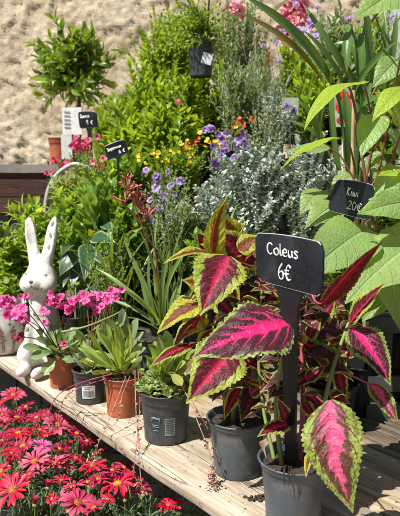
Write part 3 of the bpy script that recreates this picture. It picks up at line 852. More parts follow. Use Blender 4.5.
# small leaved shrub climbing above the hanging pot + hanging pot
hp = at(199, 60, 2.2)
hb = thing('hanging_pot', 'black hanging pot with a white tag, hung from a dark rod above the herbs', 'hanging pot', at(199, 78, 2.2))
pot(hb, at(201, 77, 2.2), .052, .135, M['charcoal'], taper=.72)
mb = MB(); c_ = at(207, 61, 2.2); 
box(mb, Vector((c_.x, 2.2 - .0475, c_.z)), (.034, .002, .036), M=Matrix.Rotation(R(15), 3, 'Y')); mb.build('tag', M['white'], hb, smooth=False)
mb = MB(); tube(mb, [at(207, 42, 2.2), at(208, 15, 2.2), at(210, -12, 2.2), at(211, -20, 2.24)], .004, .004, 6); mb.build('hanger', M['black'], hb)
ml, ms = MB(), MB()
s0 = at(201, 44, 2.2)
for i in range(150):
    a = U(0, 6.28); q = Vector((math.cos(a) * U(.02, .15) - .02, math.sin(a) * .1 + .02, U(-.02, .14)))
    shoot(ml, ms, s0 + rvec(.012), s0 + q, 'small', .025, .012, r=.0012, lo=.15, ang=60, bend=.25)
ms.build('stems', M['stemg'], hb); ml.build('foliage', M['herb'], hb)
rail = MB(); tube(rail, [at(120, -24, 2.24), at(420, -30, 2.24)], .009, .009, 8)
o = rail.build('hanging_rail', M['black']); o['label'] = 'thin dark rail above the plants carrying the hanging black pot'; o['category'] = 'rail'
c_ = at(168, 50, 2.7); k = ppm(2.7)
bush('climbing_shrub', 'airy light green small leaved shrub left of the hanging black pot', 'shrub', Vector((c_.x + .02, 2.7, 1.25)), c_, (38 * k, 20 * k, 33 * k), 210, 'small', .040, .02, 'herb', potr=.08, poth=.14, lo=.4, ang=60, bend=.1, r=.002, jit=.4)
c_ = at(238, 46, 2.75); k = ppm(2.75)
bush('climbing_shrub', 'grey green twiggy small leaved shrub right of the hanging black pot', 'shrub', Vector((c_.x, 2.75, 1.25)), c_, (34 * k, 20 * k, 50 * k), 200, 'small', .034, .02, 'palegr', potr=.08, poth=.14, lo=.35, ang=60, bend=.1, r=.0016, jit=.4)
c_ = at(105, 122, 2.75); k = ppm(2.75)
bush('climbing_shrub', 'feathery pale green shrub just behind the black sign reading Romarin', 'shrub', Vector((c_.x, 2.75, 1.2)), c_, (18 * k, 15 * k, 30 * k), 50, 'lance', .04, .014, 'herb', potr=.07, poth=.12, lo=.3, ang=45, bend=.1, r=.0016)

# ---- pink salvias around the signs
def spikes(root, pts, mat, r=.0085, per=9, sp=.02, tk='vpetal', stem='stemg', np_=3, name='flower_spike', foot=None, fan=.012):
    for p in pts:
        p = Vector(p); mb = MB()
        for i in range(per):
            q = p + Vector((random.gauss(0, fan), random.gauss(0, fan), random.gauss(0, sp)))
            flower(mb, q, rvec(1) + Vector((0, -1, .4)), r * U(.8, 1.2), np_, tk, .5)
        if foot is not None:
            f = Vector(foot) + Vector((U(-.02, .02), U(-.02, .02), 0)); tube(mb, catmull([f, f.lerp(p, .5) + rvec(.008), p]), .0009, .0006, 4, 0)
        mb.build(name, mat, root)
Y = 2.15; k = ppm(Y); c_ = at(82, 165, Y)
b = Vector((c_.x, Y, 1.05))
rt = bush('salvia_plant', 'pink flowered salvia with tiny pale leaves under the black sign reading Romarin', 'salvia', b, c_, (16 * k, 14 * k, 24 * k), 60, 'small', .017, .008, 'vari', potr=.06, poth=.1, lo=.2, ang=60, r=.001)
spikes(rt, [at(x, y, Y - .05) for x, y in ((79, 142), (86, 145), (75, 147), (82, 149), (89, 140))], M['sagep'], .011, 6, .007)
Y = 2.3; c_ = at(60, 172, Y); k = ppm(Y)
rt = bush('salvia_plant', 'low pink salvia just below the white card and orange flowerpot', 'salvia', Vector((c_.x, Y, 1.1)), c_, (10 * k, 8 * k, 14 * k), 24, 'small', .017, .01, 'vari', potr=.05, poth=.09, lo=.2, r=.001)
spikes(rt, [at(x, y, Y - .04) for x, y in ((54, 161), (65, 160), (53, 172), (60, 166))], M['sagep'], .011, 5, .006)
Y = 1.95; c_ = at(99, 180, Y); k = ppm(Y)
rt = bush('salvia_plant', 'small coral pink salvia left of the black sign reading Sempervivum', 'salvia', Vector((c_.x, Y, 1.05)), c_, (9 * k, 8 * k, 15 * k), 20, 'lance', .03, .012, 'broad', potr=.05, poth=.09, lo=.2, r=.001)
spikes(rt, [at(x, y, Y - .04) for x, y in ((95, 164), (101, 162), (106, 166))], M['coral'], .012, 4, .006)

# ---- metal hooped basket
Y = 2.06; k = ppm(Y)
bk = thing('planter_basket', 'round metal basket with a broad pale curved handle beside the counter', 'basket', at(66, 245, Y))
mb = MB()
hpts = catmull([at(45, 232, Y), at(46, 203, Y), at(51, 184, Y), at(61, 171, Y), at(76, 164, Y), at(92, 171, Y), at(98, 190, Y), at(99, 232, Y)], 6)
vs = []
for i, p in enumerate(hpts):
    tg = (hpts[min(i + 1, len(hpts) - 1)] - hpts[max(i - 1, 0)]).normalized(); nn_ = tg.cross(Vector((0, 1, 0)))
    for a, b_ in ((-.0062, -.009), (.0062, -.009), (.0062, .009), (-.0062, .009)): vs.append(tuple(p + nn_ * a + Vector((0, b_, 0))))
mb.add(np.array(vs), grid_q(len(hpts) - 1, 4, True)); mb.build('handle', plain('dull_white_metal', (.46, .45, .42), .4, (.3, .28, .25), 30), bk)
mb = MB(); bc = at(72, 245, Y)
lathe(mb, [(.001, 0), (.075, 0), (.085, .03), (.1, .09), (.104, .092), (.098, .09), (.08, .03), (.001, .02)], bc, 40); mb.build('bowl', plain('dull_zinc', (.3, .3, .29), .5, metal=.6), bk)

# ---- left: herbs with light green leaves behind the rabbit, broad-leaved plants
for (px, py, Y, rx, ry, lb, nsh) in ((14, 245, 2.0, 32, 26, 'light green leafy plant growing behind the rabbit figure, far left of the bench', 50), (50, 225, 1.95, 28, 24, 'light green mint like plant rising right behind the rabbit ears', 46),
                               (12, 285, 1.95, 18, 14, 'yellowish leafy plant spilling above the round white planter', 18), (78, 210, 1.9, 22, 22, 'green leafy plant with pointed leaves between rabbit ears and broad leaved shrub', 30)):
    c_ = at(px, py, Y); k = ppm(Y)
    base = Vector((c_.x, Y, BZ)) if Y < 2.2 else Vector((c_.x, Y, 1.0))
    bush('leafy_plant', lb, 'plant', base, c_, (rx * k, rx * k * .7, ry * k), nsh, 'mint', .052, .026, 'mint', potr=.06 if py < 280 else .03, poth=.11 if py < 280 else .03, potm='charcoal', lo=.3, ang=62, bend=.12, r=.0016, taper=.75, sdrop=.2, group='light green leafy plants behind the rabbit')
for (px, py, Y, rx, ry, lb) in ((100, 218, 1.78, 22, 36, 'broad glossy green leaved plant rising behind the pink blossoms'), (118, 262, 1.72, 24, 22, 'low broad leaved green plant between cream edged shrub and sword leaves'), (78, 232, 1.85, 22, 24, 'broad leaved green plant directly right of the rabbit ears'), (134, 186, 1.9, 13, 24, 'upright bright green plant beneath the black sign reading Sempervivum')):
    c_ = at(px, py, Y); k = ppm(Y)
    rt = bush('broadleaf_plant', lb, 'plant', Vector((c_.x, Y, BZ)), c_, (rx * k, rx * k * .8, ry * k), 13, 'broad', .095, .05, 'broad', potr=.06, poth=.12, lo=.3, ang=50, bend=.1, pair=2, r=.0028, taper=.8, jit=.2)
# dark variegated leaves: individual leaves
b = on_bench(86, 1.72)
rt = thing('variegated_shrub', 'dark glossy shrub with cream edged oval leaves right of the rabbit head', 'shrub', b)
pot(rt, b, .055, .1, M['charcoal'])
ms = MB()
for (bx, by, tx, ty, w, ro) in ((76, 252, 60, 276, 22, 10), (88, 244, 84, 282, 20, -15), (92, 238, 116, 243, 17, 0), (100, 250, 112, 270, 18, 20), (70, 246, 62, 256, 14, 0), (92, 262, 99, 285, 16, 30), (80, 262, 72, 288, 16, 10), (108, 245, 122, 262, 14, -20), (104, 225, 113, 233, 12, 0), (92, 282, 104, 302, 14, 0), (84, 285, 76, 303, 13, 0), (68, 270, 60, 292, 13, 0)):
    hero(rt, M['darkb'], (bx, by, 1.68 + U(-.04, .04)), (tx, ty, 1.62 + U(-.04, .04)), w, roll=ro, prof='ovate', nu=16, nv=6, fold=.25, droop=.7, curl=.1)
    tube(ms, catmull([b + Vector((U(-.02, .02), 0, .09)), at((bx + 86) / 2, by + 25, 1.7), at(bx, by, 1.68)]), .0022, .0016, 6)
ms.build('stems', M['stemg'], rt)

# ---- kangaroo paw
b = on_bench(152, 1.5)
kp = thing('kangaroo_paw', 'kangaroo paw with sword leaves and dusty red claw flowers in a tall dark pot', 'plant', b)
pot(kp, b, .052, .15, M['charcoal'], taper=.8)
s0 = b + Vector((0, 0, .14))
straps = [(168, 325, 95, 268, 8), (165, 322, 124, 240, 8), (160, 322, 158, 212, 7), (166, 320, 170, 248, 8), (160, 325, 110, 300, 7), (165, 325, 196, 238, 7), (170, 322, 183, 262, 8), (158, 326, 125, 290, 6), (168, 326, 205, 270, 7), (155, 325, 140, 262, 7), (162, 325, 150, 250, 6), (172, 325, 178, 285, 7), (150, 330, 98, 330, 6), (155, 330, 118, 318, 6), (166, 322, 188, 215, 5), (160, 320, 137, 225, 5)]
for i, (bx, by, tx, ty, w) in enumerate(straps):
    Yt = 1.5 + U(-.14, .1)
    hero(kp, M['flax'], (bx + U(-4, 4), by, 1.5), (tx, ty, Yt), w * .78, roll=U(-50, 50), prof='strap', nu=14, nv=4, fold=.5, droop=U(.2, .9), side=U(-.04, .04))
ms = MB()
for P in ([(163, 320, 1.5), (152, 262, 1.48), (142, 225, 1.46), (131, 196, 1.45)], [(165, 320, 1.5), (155, 250, 1.46), (148, 215, 1.45), (146, 210, 1.45)], [(142, 225, 1.46), (130, 210, 1.45), (122, 204, 1.44)]):
    tube(ms, catmull([at(*p) for p in P]), .0028, .0014, 6)
ms.build('flower_stems', M['stemr'], kp)
for (px, py, n_) in ((129, 187, 5), (125, 201, 4), (137, 205, 6), (146, 218, 5), (132, 196, 3)):
    mb = MB(); p0 = at(px, py, 1.45)
    for i in range(n_):
        d = ndir(rvec(.5) + Vector((U(-.8, .8), -.3, .8)))
        P = [p0 + rvec(.003), p0 + d * .012, p0 + d * .024 + Vector((0, 0, .003))]
        tube(mb, P, .0018, .003, 6)
        for q in range(6): mb.leaf(T['petal'][q % 3], frame(P[2] - d * .003, d + rvec(.7), rvec(), .013))
    mb.build('claw_flower', M['claw'], kp)

for (px, py, Y, h_, nb, mt, lb) in ((118, 275, 1.62, 70, 44, 'flax', 'thin bladed grassy plant left of the dusty red claw flowers'), (176, 258, 1.58, 62, 40, 'strap', 'dark thin bladed grassy plant right of the sword leaved plant'), (92, 205, 1.9, 46, 30, 'palegr', 'pale thin bladed grass above the cream edged shrub'), (226, 232, 1.5, 40, 22, 'flax', 'small tuft of grass behind the left coleus tip')):
    c_ = at(px, py, Y); k = ppm(Y); bz = max(BZ, c_.z - .24)
    gb = Vector((c_.x, Y, bz)); rt = thing('grass_plant', lb, 'ornamental grass', gb, 'grassy plants among the display')
    pot(rt, gb, .045, .09, M['black']); mb = MB()
    for i in range(nb):
        a_ = U(0, 6.28); sp_ = U(.1, .8); L_ = U(.6, 1.1) * (h_ * k + .12)
        d_ = Vector((math.cos(a_) * sp_, math.sin(a_) * sp_, 1)).normalized()
        mb.leaf(leaf_t('strap', 10, 2, .028, U(.4, 1.6), .4, seed=i), frame(gb + Vector((U(-.02, .02), U(-.02, .02), .08)), d_, Vector((-math.cos(a_), -math.sin(a_), .4)), L_))
    mb.build('foliage', M[mt], rt)
# ---- violas and yellow blossoms
Y = 1.85; k = ppm(Y)
vi = [(221, 140, 8), (238, 141, 8), (213, 146, 7), (234, 158, 8), (248, 138, 7), (205, 130, 7), (222, 156, 8), (249, 156, 7), (236, 148, 8), (150, 200, 7), (160, 208, 7), (170, 186, 7), (264, 165, 6), (210, 129, 9), (218, 134, 7), (228, 133, 8), (243, 133, 8), (232, 141, 8), (246, 146, 9), (225, 149, 10), (216, 163, 11), (157, 178, 9), (156, 188, 9), (163, 196, 9), (180, 181, 8), (146, 170, 7), (155, 222, 6), (168, 172, 5), (240, 154, 8), (175, 195, 5)]
c_ = at(228, 160, Y + .06)
r1 = bush('viola_plant', 'violet flowered viola at the top of the silver foliage', 'viola', Vector((c_.x, c_.y, 1.18)), c_, (24 * k, 14 * k, 22 * k), 55, 'small', .022, .011, 'greyg', potr=.055, poth=.1, lo=.25, r=.001)
c_ = at(163, 192, 1.8)
r2 = bush('viola_plant', 'violet flowered viola beside the dusty red claw flowers', 'viola', Vector((c_.x, c_.y, 1.03)), c_, (20 * k, 14 * k, 24 * k), 55, 'small', .022, .011, 'greyg', potr=.055, poth=.1, lo=.25, r=.001)
for (px, py, s) in vi:
    mb = MB(); p = at(px, py, (1.8 if px > 190 else 1.72)); 
    flower(mb, p, tocam(p, .2), s * .5 * k, 5, 'vpetal', .15); flower(mb, p + rvec(.006), tocam(p, .2), s * .4 * k, 4, 'vpetal', .4)
    mb.build('flower', M['viola'] if U(0, 1) < .8 else M['lilac'], r1 if px > 190 else r2)
c_ = at(175, 158, 1.95); k = ppm(1.95)
r3 = bush('wallflower_plant', 'green bushy plant dotted with yellow and scarlet blossoms above the violas', 'flowering plant', Vector((c_.x, c_.y, 1.05)), c_, (38 * k, 16 * k, 20 * k), 95, 'small', .024, .012, 'herb', potr=.07, poth=.11, lo=.25, r=.0012)
for (px, py, s, mt) in ((202, 134, 7, 'yel'), (188, 147, 6, 'yel'), (191, 154, 5, 'yel'), (190, 160, 5, 'yel'), (156, 155, 7, 'yel'), (138, 157, 6, 'yel'), (176, 151, 5, 'yel'), (205, 143, 6, 'yel'), (183, 142, 5, 'yel'), (215, 140, 5, 'yel'), (197, 141, 6, 'scar'), (187, 146, 4, 'scar'), (240, 122, 7, 'scar'), (245, 127, 6, 'scar'), (250, 120, 5, 'scar'), (236, 127, 5, 'yel'), (265, 118, 5, 'scar'), (145, 163, 4, 'yel'), (221, 143, 5, 'yel'), (168, 160, 4, 'yel'), (179, 103, 5, 'sagep')):
    mb = MB(); p = at(px, py, 1.86); 
    for q in range(4): flower(mb, p + rvec(.006), tocam(p, .5), s * .34 * k, 5, 'vpetal', .3)
    mb.build('flower', M[mt], r3)

# ---- silver foliage
for (px, py, Y, rx, ry, nsh, lb) in ((252, 186, 1.62, 46, 48, 165, 'silver leaved bushy plant directly above the large sign reading Coleus'), (308, 182, 1.62, 34, 46, 120, 'silver leaved plant left of the black sign reading Kiwi'), (212, 206, 1.72, 26, 32, 75, 'silver leaved plant under the violas, behind the yellow green coleus tip')):
    c_ = at(px, py, Y); k = ppm(Y)
    bush('silver_plant', lb, 'foliage plant', Vector((c_.x, Y, 1.06 if px > 240 else .98)) , c_, (rx * k, rx * k * .6, ry * k), nsh, 'silv', .0185, .0095, 'silver', 'greyg_stem' if False else 'stemg', potr=.06, poth=.08, lo=.15, ang=70, bend=.22, jit=.6, r=.0012, taper=.7, group='silver leaved plants')
# airy silver / lavender sprays behind
for (px, py, Y, rx, ry, nsh, lb) in ((256, 98, 2.05, 40, 52, 170, 'tall airy grey green lavender with fine stalks behind the strap leaves'), (318, 112, 2.1, 34, 50, 120, 'fine stalked grey green lavender behind the card with the red flower'), (375, 90, 2.1, 34, 60, 90, 'fine stalked green plant behind the kiwi stems at the right')):
    c_ = at(px, py, Y); k = ppm(Y)
    rt = bush('lavender_plant', lb, 'lavender', Vector((c_.x, Y, 1.18)), c_, (rx * k, rx * k * .6, ry * k), nsh, 'narrow', .036, .0115, 'palegr' if px < 330 else 'greyg', potr=.06, poth=.1, lo=.2, ang=48, bend=.1, jit=.6, r=.0011, taper=.7, group='airy lavenders at the back')
for (px, py, Y, rx, ry, nsh, tk, L, mt, lb) in ((236, 92, 1.98, 18, 34, 45, 'small', .026, 'greyg', 'loose grey green plant standing left of the tall lavender'), (276, 112, 1.9, 22, 22, 32, 'silv', .017, 'silver', 'small pale silver plant right behind the violet blossom tag'),
        (340, 50, 2.0, 26, 40, 70, 'lance', .06, 'palegr', 'feathery grey green plant against the wall behind the arching strap leaves'), (296, 62, 2.25, 22, 34, 60, 'small', .032, 'herb', 'small leaved green plant under the pink snapdragon spikes'), (375, 45, 1.95, 26, 40, 60, 'narrow', .06, 'herb', 'fine bladed green plant before the pale shutter, top right'),
        (312, 88, 1.95, 22, 30, 40, 'lance', .06, 'herb', 'fresh green narrow leaved plant behind the red blossom tag'), (388, 110, 1.8, 18, 40, 40, 'lance', .07, 'broad', 'fresh green plant at the right edge behind the kiwi stems'), (385, 215, 1.6, 22, 34, 30, 'mint', .06, 'broad', 'green bushy plant at the right edge behind the sign reading Kiwi'),
        (183, 222, 1.68, 18, 22, 36, 'small', .03, 'greyg', 'grey green bushy plant just behind the tips of the sword leaves'), (205, 248, 1.5, 18, 18, 26, 'small', .036, 'broad', 'small green plant behind the upper leaves of the left coleus'),
        (130, 232, 1.72, 20, 30, 40, 'mint', .045, 'broad', 'green bushy plant directly behind the sword leaved plant'), (55, 255, 1.86, 26, 26, 50, 'mint', .042, 'mint', 'pale green bushy plant directly behind the head of the rabbit'),
        (70, 192, 2.02, 22, 16, 40, 'lance', .06, 'vari', 'loose plant with narrow pale leaves beneath the curved metal handle'), (118, 182, 1.86, 14, 18, 22, 'glossy', .06, 'herb', 'bright yellow green plant under the black sign reading Sempervivum'),
        (345, 262, 1.5, 26, 22, 34, 'mint', .055, 'broad', 'dark green bushy plant behind the sign reading Kiwi and the cane'), (30, 215, 2.1, 20, 10, 24, 'lance', .07, 'mint', 'narrow leaved plant in front of the dark counter boards')):
    c_ = at(px, py, Y); k = ppm(Y)
    bz = max(BZ, c_.z - ry * k - .16)
    bush('mixed_plant', lb, 'plant', Vector((c_.x, Y, bz)), c_, (rx * k, rx * k * .6, ry * k), nsh, tk, L, L * .5, mt, potr=.05, poth=.09, lo=.25, ang=58, bend=.14, jit=.5, r=.0014, taper=.7, group='mixed green plants filling the display')
for (px, py, Y, rx, ry, nsh, mt, lb) in ((170, 205, 1.6, 26, 34, 46, 'palegr', 'wispy thin stemmed plant threaded between violas and sword leaves'), (90, 172, 1.88, 22, 30, 44, 'herb', 'wispy yellow green thin stemmed plant around the curved metal handle'), (262, 124, 1.8, 30, 34, 50, 'palegr', 'wispy pale sprigs standing up out of the silver leaved plants'), (108, 262, 1.6, 26, 34, 40, 'mint', 'wispy trailing plant hanging in front of the cream edged shrub')):
    c_ = at(px, py, Y); k = ppm(Y); bz = max(BZ, c_.z - ry * k - .16)
    bush('wispy_plant', lb, 'plant', Vector((c_.x, Y, bz)), c_, (rx * k, rx * k * .6, ry * k), nsh, 'small', .015, .016, mt, potr=.045, poth=.08, lo=.3, ang=62, bend=.2, jit=.7, r=.0009, taper=.6, group='wispy plants among the display')
Y = 2.2; c_ = at(303, 40, Y); k = ppm(Y)
sc_ = thing('scabious_plant', 'lilac pincushion flowers on thin stalks against the wall, above the strap leaves', 'scabious', Vector((c_.x, Y, 1.18)))
pot(sc_, Vector((c_.x, Y, 1.18)), .06, .1, M['black'])
ms = MB()
for (px, py, s) in ((317, 33, 17), (312, 24, 13), (301, 32, 14), (306, 50, 6), (280, 62, 7), (296, 4, 7), (318, 8, 6), (392, 20, 9), (276, 42, 6), (349, 18, 8), (283, 30, 6), (262, 46, 5), (386, 4, 8)):
    mb = MB(); p = at(px, py, Y); s_ = s * k * .5
    for q in range(12): flower(mb, p + rvec(s_ * .4), tocam(p, .6), s_ * .45, 6, 'lpetal', .5)
    mb.build('flower', M['lilac'], sc_)
    f = Vector((c_.x, Y, 1.27)); tube(ms, catmull([f + Vector((U(-.02, .02), 0, 0)), f.lerp(p, .5) + rvec(.02), p]), .0012, .0009, 5)
ms.build('stems', M['stemg'], sc_)
Y = 2.3; c_ = at(287, 30, Y); k = ppm(Y)
rt = thing('snapdragon_plant', 'pink snapdragon spikes rising against the wall at the top', 'snapdragon', Vector((c_.x, Y, 1.18)))
pot(rt, Vector((c_.x, Y, 1.18)), .055, .1, M['black'])
spikes(rt, [at(x, y, Y) for x, y in ((288, 10), (297, 17), (285, 24), (291, 33), (303, 14), (235, 8), (293, 22), (287, 40))], M['coral'], .024, 8, .018, fan=.018, foot=(c_.x, Y, 1.27))
spikes(rt, [at(x, y, Y) for x, y in ((290, 38), (299, 8))], M['sagep'], .017, 6, .014, fan=.012, foot=(c_.x, Y, 1.27))
Y = 2.35; c_ = at(264, 72, Y); k = ppm(Y)
bush('bronze_shrub', 'small bronze orange leaved shrub beside the brown post', 'shrub', Vector((c_.x, Y, 1.18)), c_, (9 * k, 9 * k, 26 * k), 30, 'small', .024, .012, 'bronze', potr=.05, poth=.1, lo=.4, r=.0015)

# ---- picture tags
def tag_card(lb, c, w, h, rz, petals, mat, foot):
    o = thing('plant_tag', lb, 'plant tag', c)
    c = Vector(c); mb = MB(); box(mb, c, (w, .0012, h), rz); mb.build('card', plain('card_green', (.24, .33, .2), .3, (.42, .46, .38), 40), o, smooth=False)
    mb = MB()
    for (dx, dz, r_) in petals:
        q = c + Vector((dx * math.cos(rz), dx * math.sin(rz) - .0011, dz))
        flower(mb, q, (0, -1, 0.02), r_, 5, 'vpetal', 0)
    v = np.concatenate(mb.v)
    for a in mb.v: a[:, 1] = np.clip(a[:, 1], c.y - .002 - w * abs(math.sin(rz)), c.y - .0012)
    mb.build('picture', mat, o)
    mb = MB(); tube(mb, [c + Vector((0, .002, -h * .4)), Vector(foot)], .002, .002, 5); mb.build('stake', M['white'], o)
tag_card('plant picture tag showing bright red blossoms, between the strap leaves', at(343, 107, 1.62), .048, .1, 0, [(0, .022, .017), (.008, .004, .014), (-.008, .0, .013), (.004, -.022, .013), (-.006, -.034, .01)], M['scarlet_flat'], at(343, 175, 1.62))
tag_card('small plant picture tag showing violet blossoms behind the silver foliage', at(290, 108, 1.9), .05, .06, 0, [(-.01, .006, .012), (.01, -.004, .012)], M['viola'], at(290, 160, 1.9))

# ================================================================== STRAP LEAVES (crinum-like)
Ys = 1.35
b = Vector((at(352, 250, 1.45).x, 1.45, 1.021)); b = Vector((b.x, 1.45, BZ + .003))
st = thing('strap_leaf_plant', 'tall plant with wide dark green strap leaves arching across the top', 'plant', b)
pot(st, b, .07, .13, M['black'])
SL = [(322, 150, 1.42, 298, 96, 1.36, 9, 10, .5), (312, 140, 1.5, 326, 84, 1.45, 8, 30, .3), (330, 160, 1.45, 286, 120, 1.4, 7, 20, .7), (392, 70, 1.5, 352, 12, 1.45, 5, 20, 1.0), (400, 110, 1.5, 378, 30, 1.45, 5, 10, .8), (388, 130, 1.5, 384, 10, 1.5, 5, 10, .4), (360, 110, 1.5, 335, 20, 1.5, 5, 20, .9), (334, 92, 1.42, 240, -6, 1.25, 17, 10, .3), (326, 88, 1.42, 227, 8, 1.28, 11, 10, .35), (342, 82, 1.4, 303, 30, 1.35, 10, 30, .1), (350, 24, 1.42, 347, 74, 1.38, 11, 10, .3),
      (378, 30, 1.45, 268, 22, 1.4, 7, 20, 1.5), (366, 100, 1.45, 302, 2, 1.4, 8, -20, .7), (352, 190, 1.4, 343, 85, 1.38, 13, 25, .1), (372, 95, 1.42, 364, -8, 1.35, 9, 10, .1),
      (352, 100, 1.44, 398, 40, 1.3, 8, 15, .6), (390, 120, 1.4, 402, 70, 1.3, 9, 0, .3), (352, 150, 1.4, 372, 60, 1.42, 10, 30, .2), (375, 110, 1.4, 391, 100, 1.2, 8, 0, .2), (378, 60, 1.5, 330, 45, 1.5, 5, 0, 1.1),
      (362, 26, 1.42, 363, 90, 1.4, 11, 10, .2), (340, 170, 1.42, 333, 78, 1.4, 9, -30, .2), (345, 120, 1.4, 300, 55, 1.5, 6, 20, .8), (385, 90, 1.45, 397, 12, 1.4, 8, 20, .5), (356, 120, 1.45, 410, 95, 1.3, 8, 0, .8)]
for (bx, by, yb, tx, ty, yt, w, ro, dr) in SL:
    hero(st, M['strap'], (bx, by, yb), (tx, ty, yt), w * .88, roll=ro, prof='lance' if w == 11 else 'strap', nu=22, nv=4, fold=.45, droop=dr * 1.5 + .2)
ms = MB()
for P in ([(352, 330, 1.45), (352, 220, 1.42), (345, 150, 1.41), (338, 90, 1.42)], [(354, 330, 1.45), (358, 200, 1.42), (366, 100, 1.44), (378, 30, 1.45)], [(352, 330, 1.45), (356, 180, 1.42), (358, 60, 1.42), (350, 24, 1.42)], [(353, 330, 1.45), (362, 150, 1.43), (372, 60, 1.43), (362, 26, 1.42)]):
    tube(ms, catmull([at(*p) for p in P]), .0055, .003, 8)
ms.build('stems', M['strap'], st)

# ================================================================== KIWI
b = on_bench(366, 1.42)
kw = thing('kiwi_vine', 'kiwi vine with big pale green leaves tied to a bamboo cane', 'vine', b)
pot(kw, b, .078, .2, M['black'], taper=.8, band=.14)
KL = [(402, 118, 1.25, 374, 92, 1.22, 30, 10, 'heart', 'kiwiy', .5), (398, 60, 1.3, 372, 88, 1.28, 26, -10, 'heart', 'kiwi', .5), (410, 172, 1.2, 378, 176, 1.16, 32, 20, 'heart', 'kiwiy', .4), (392, 226, 1.22, 412, 262, 1.18, 38, 0, 'heart', 'kiwi', .4), (368, 156, 1.32, 388, 186, 1.3, 24, 15, 'heart', 'kiwi', .5), (352, 176, 1.36, 330, 190, 1.34, 22, 10, 'heart', 'kiwi', .5), (384, 262, 1.3, 352, 300, 1.26, 40, 10, 'heart', 'kiwi', .6), (362, 232, 1.12, 300, 282, 1.0, 62, -10, 'heart', 'kiwi', .5), (374, 232, 1.22, 306, 246, 1.14, 40, 20, 'heart', 'kiwi', .5), (408, 202, 1.12, 357, 214, 1.06, 36, -15, 'heart', 'kiwi', .3), (410, 246, 1.1, 345, 304, 1.0, 66, 5, 'heart', 'kiwi', .3),
      (374, 184, 1.2, 408, 190, 1.15, 40, 10, 'heart', 'kiwi', .5), (408, -14, 1.05, 354, 19, 1.0, 44, -5, 'heart', 'kiwi', .2), (362, 84, 1.2, 304, 131, 1.1, 30, 30, 'heart', 'kiwiy', 1.0), (404, 88, 1.15, 372, 122, 1.1, 26, 10, 'heart', 'kiwiy', .5),
      (377, 116, 1.2, 361, 158, 1.15, 30, 0, 'heart', 'kiwi', .4), (346, 139, 1.2, 279, 172, 1.15, 17, 35, 'ovate', 'kiwiy', .9), (335, 205, 1.25, 305, 228, 1.2, 30, 0, 'heart', 'kiwi', .4), (380, 240, 1.2, 400, 330, 1.12, 56, -20, 'heart', 'kiwi', .5),
      (405, 150, 1.3, 385, 128, 1.28, 26, 10, 'heart', 'kiwi', .4), (330, 148, 1.3, 283, 152, 1.3, 14, 10, 'ovate', 'kiwi', .3), (395, 285, 1.25, 362, 322, 1.2, 36, 0, 'heart', 'kiwi', .3), (320, 190, 1.35, 300, 215, 1.3, 26, 10, 'heart', 'kiwi', .4), (375, 270, 1.3, 340, 262, 1.26, 36, 0, 'heart', 'kiwi', .2)]
ms = MB()
def canept(y): return at(356, y, 1.3)
for (bx, by, yb, tx, ty, yt, w, ro, pr, mt, dr) in KL:
    hero(kw, M[mt], (bx, by, yb), (tx, ty, yt), w, roll=ro, prof=pr, nu=44, nv=14, fold=.22, droop=dr, serr=22, sa=.05, pucker=1.2, wave=.10, curl=.12)
    q = at(372 if bx > 350 else 356, min(310, by + 35), 1.3)
    tube(ms, catmull([q, q.lerp(at(bx, by, yb), .6) + Vector((0, 0, .012)), at(bx, by, yb)]), .0022, .0015, 6)
for P in ([(366, 330, 1.42), (368, 240, 1.33), (385, 140, 1.28), (400, 60, 1.2)], [(364, 330, 1.42), (362, 240, 1.33), (372, 150, 1.3), (398, 95, 1.2)], [(364, 330, 1.42), (368, 220, 1.3), (360, 140, 1.28), (352, 95, 1.22), (346, 84, 1.2)], [(366, 330, 1.42), (376, 220, 1.3), (392, 160, 1.25), (402, 130, 1.2)]):
    tube(ms, catmull([at(*p) for p in P]), .004, .002, 8)
ms.build('stems', M['stemr'], kw)
mb = MB(); tube(mb, [b + Vector((-.01, -.01, .18)), at(352, 190, 1.35), at(354, 90, 1.33)], .0048, .004, 8); mb.build('cane', M['bamboo'], kw)
Y = 1.2
price_sign('black slate sign reading Kiwi 20 euro among the large pale leaves', [at(336, 180, Y), at(375, 186, Y - .02), at(371, 221, Y - .02), at(327, 210, Y)],
           [('Kiwi', .34, .56, .24, .105), ('20\u20ac', .42, .18, .24, .13)], at(350, 300, 1.3), sw=6, stroke=.0020)

# ================================================================== RABBIT
rb = Vector((-.436, 1.66, BZ))
s = .00274      # metres per photo pixel there
rab = thing('rabbit_figure', 'white long eared rabbit figure sitting upright at the left end of the bench', 'figure', rb)
mbb = bpy.data.metaballs.new('rabbit_body_source'); mbb.resolution = .006; mbb.render_resolution = .006
def el(x, y, z, rx, ry, rz, rotx=0, roty=0, st=2.0):
    e = mbb.elements.new(type='ELLIPSOID'); e.co = (x, y, z)
    q = (Matrix.Rotation(roty, 3, 'Y') @ Matrix.Rotation(rotx, 3, 'X')).to_quaternion(); e.rotation = q
    e.radius = 1.0; e.size_x, e.size_y, e.size_z = rx * 1.25, ry * 1.25, rz * 1.25; e.stiffness = st
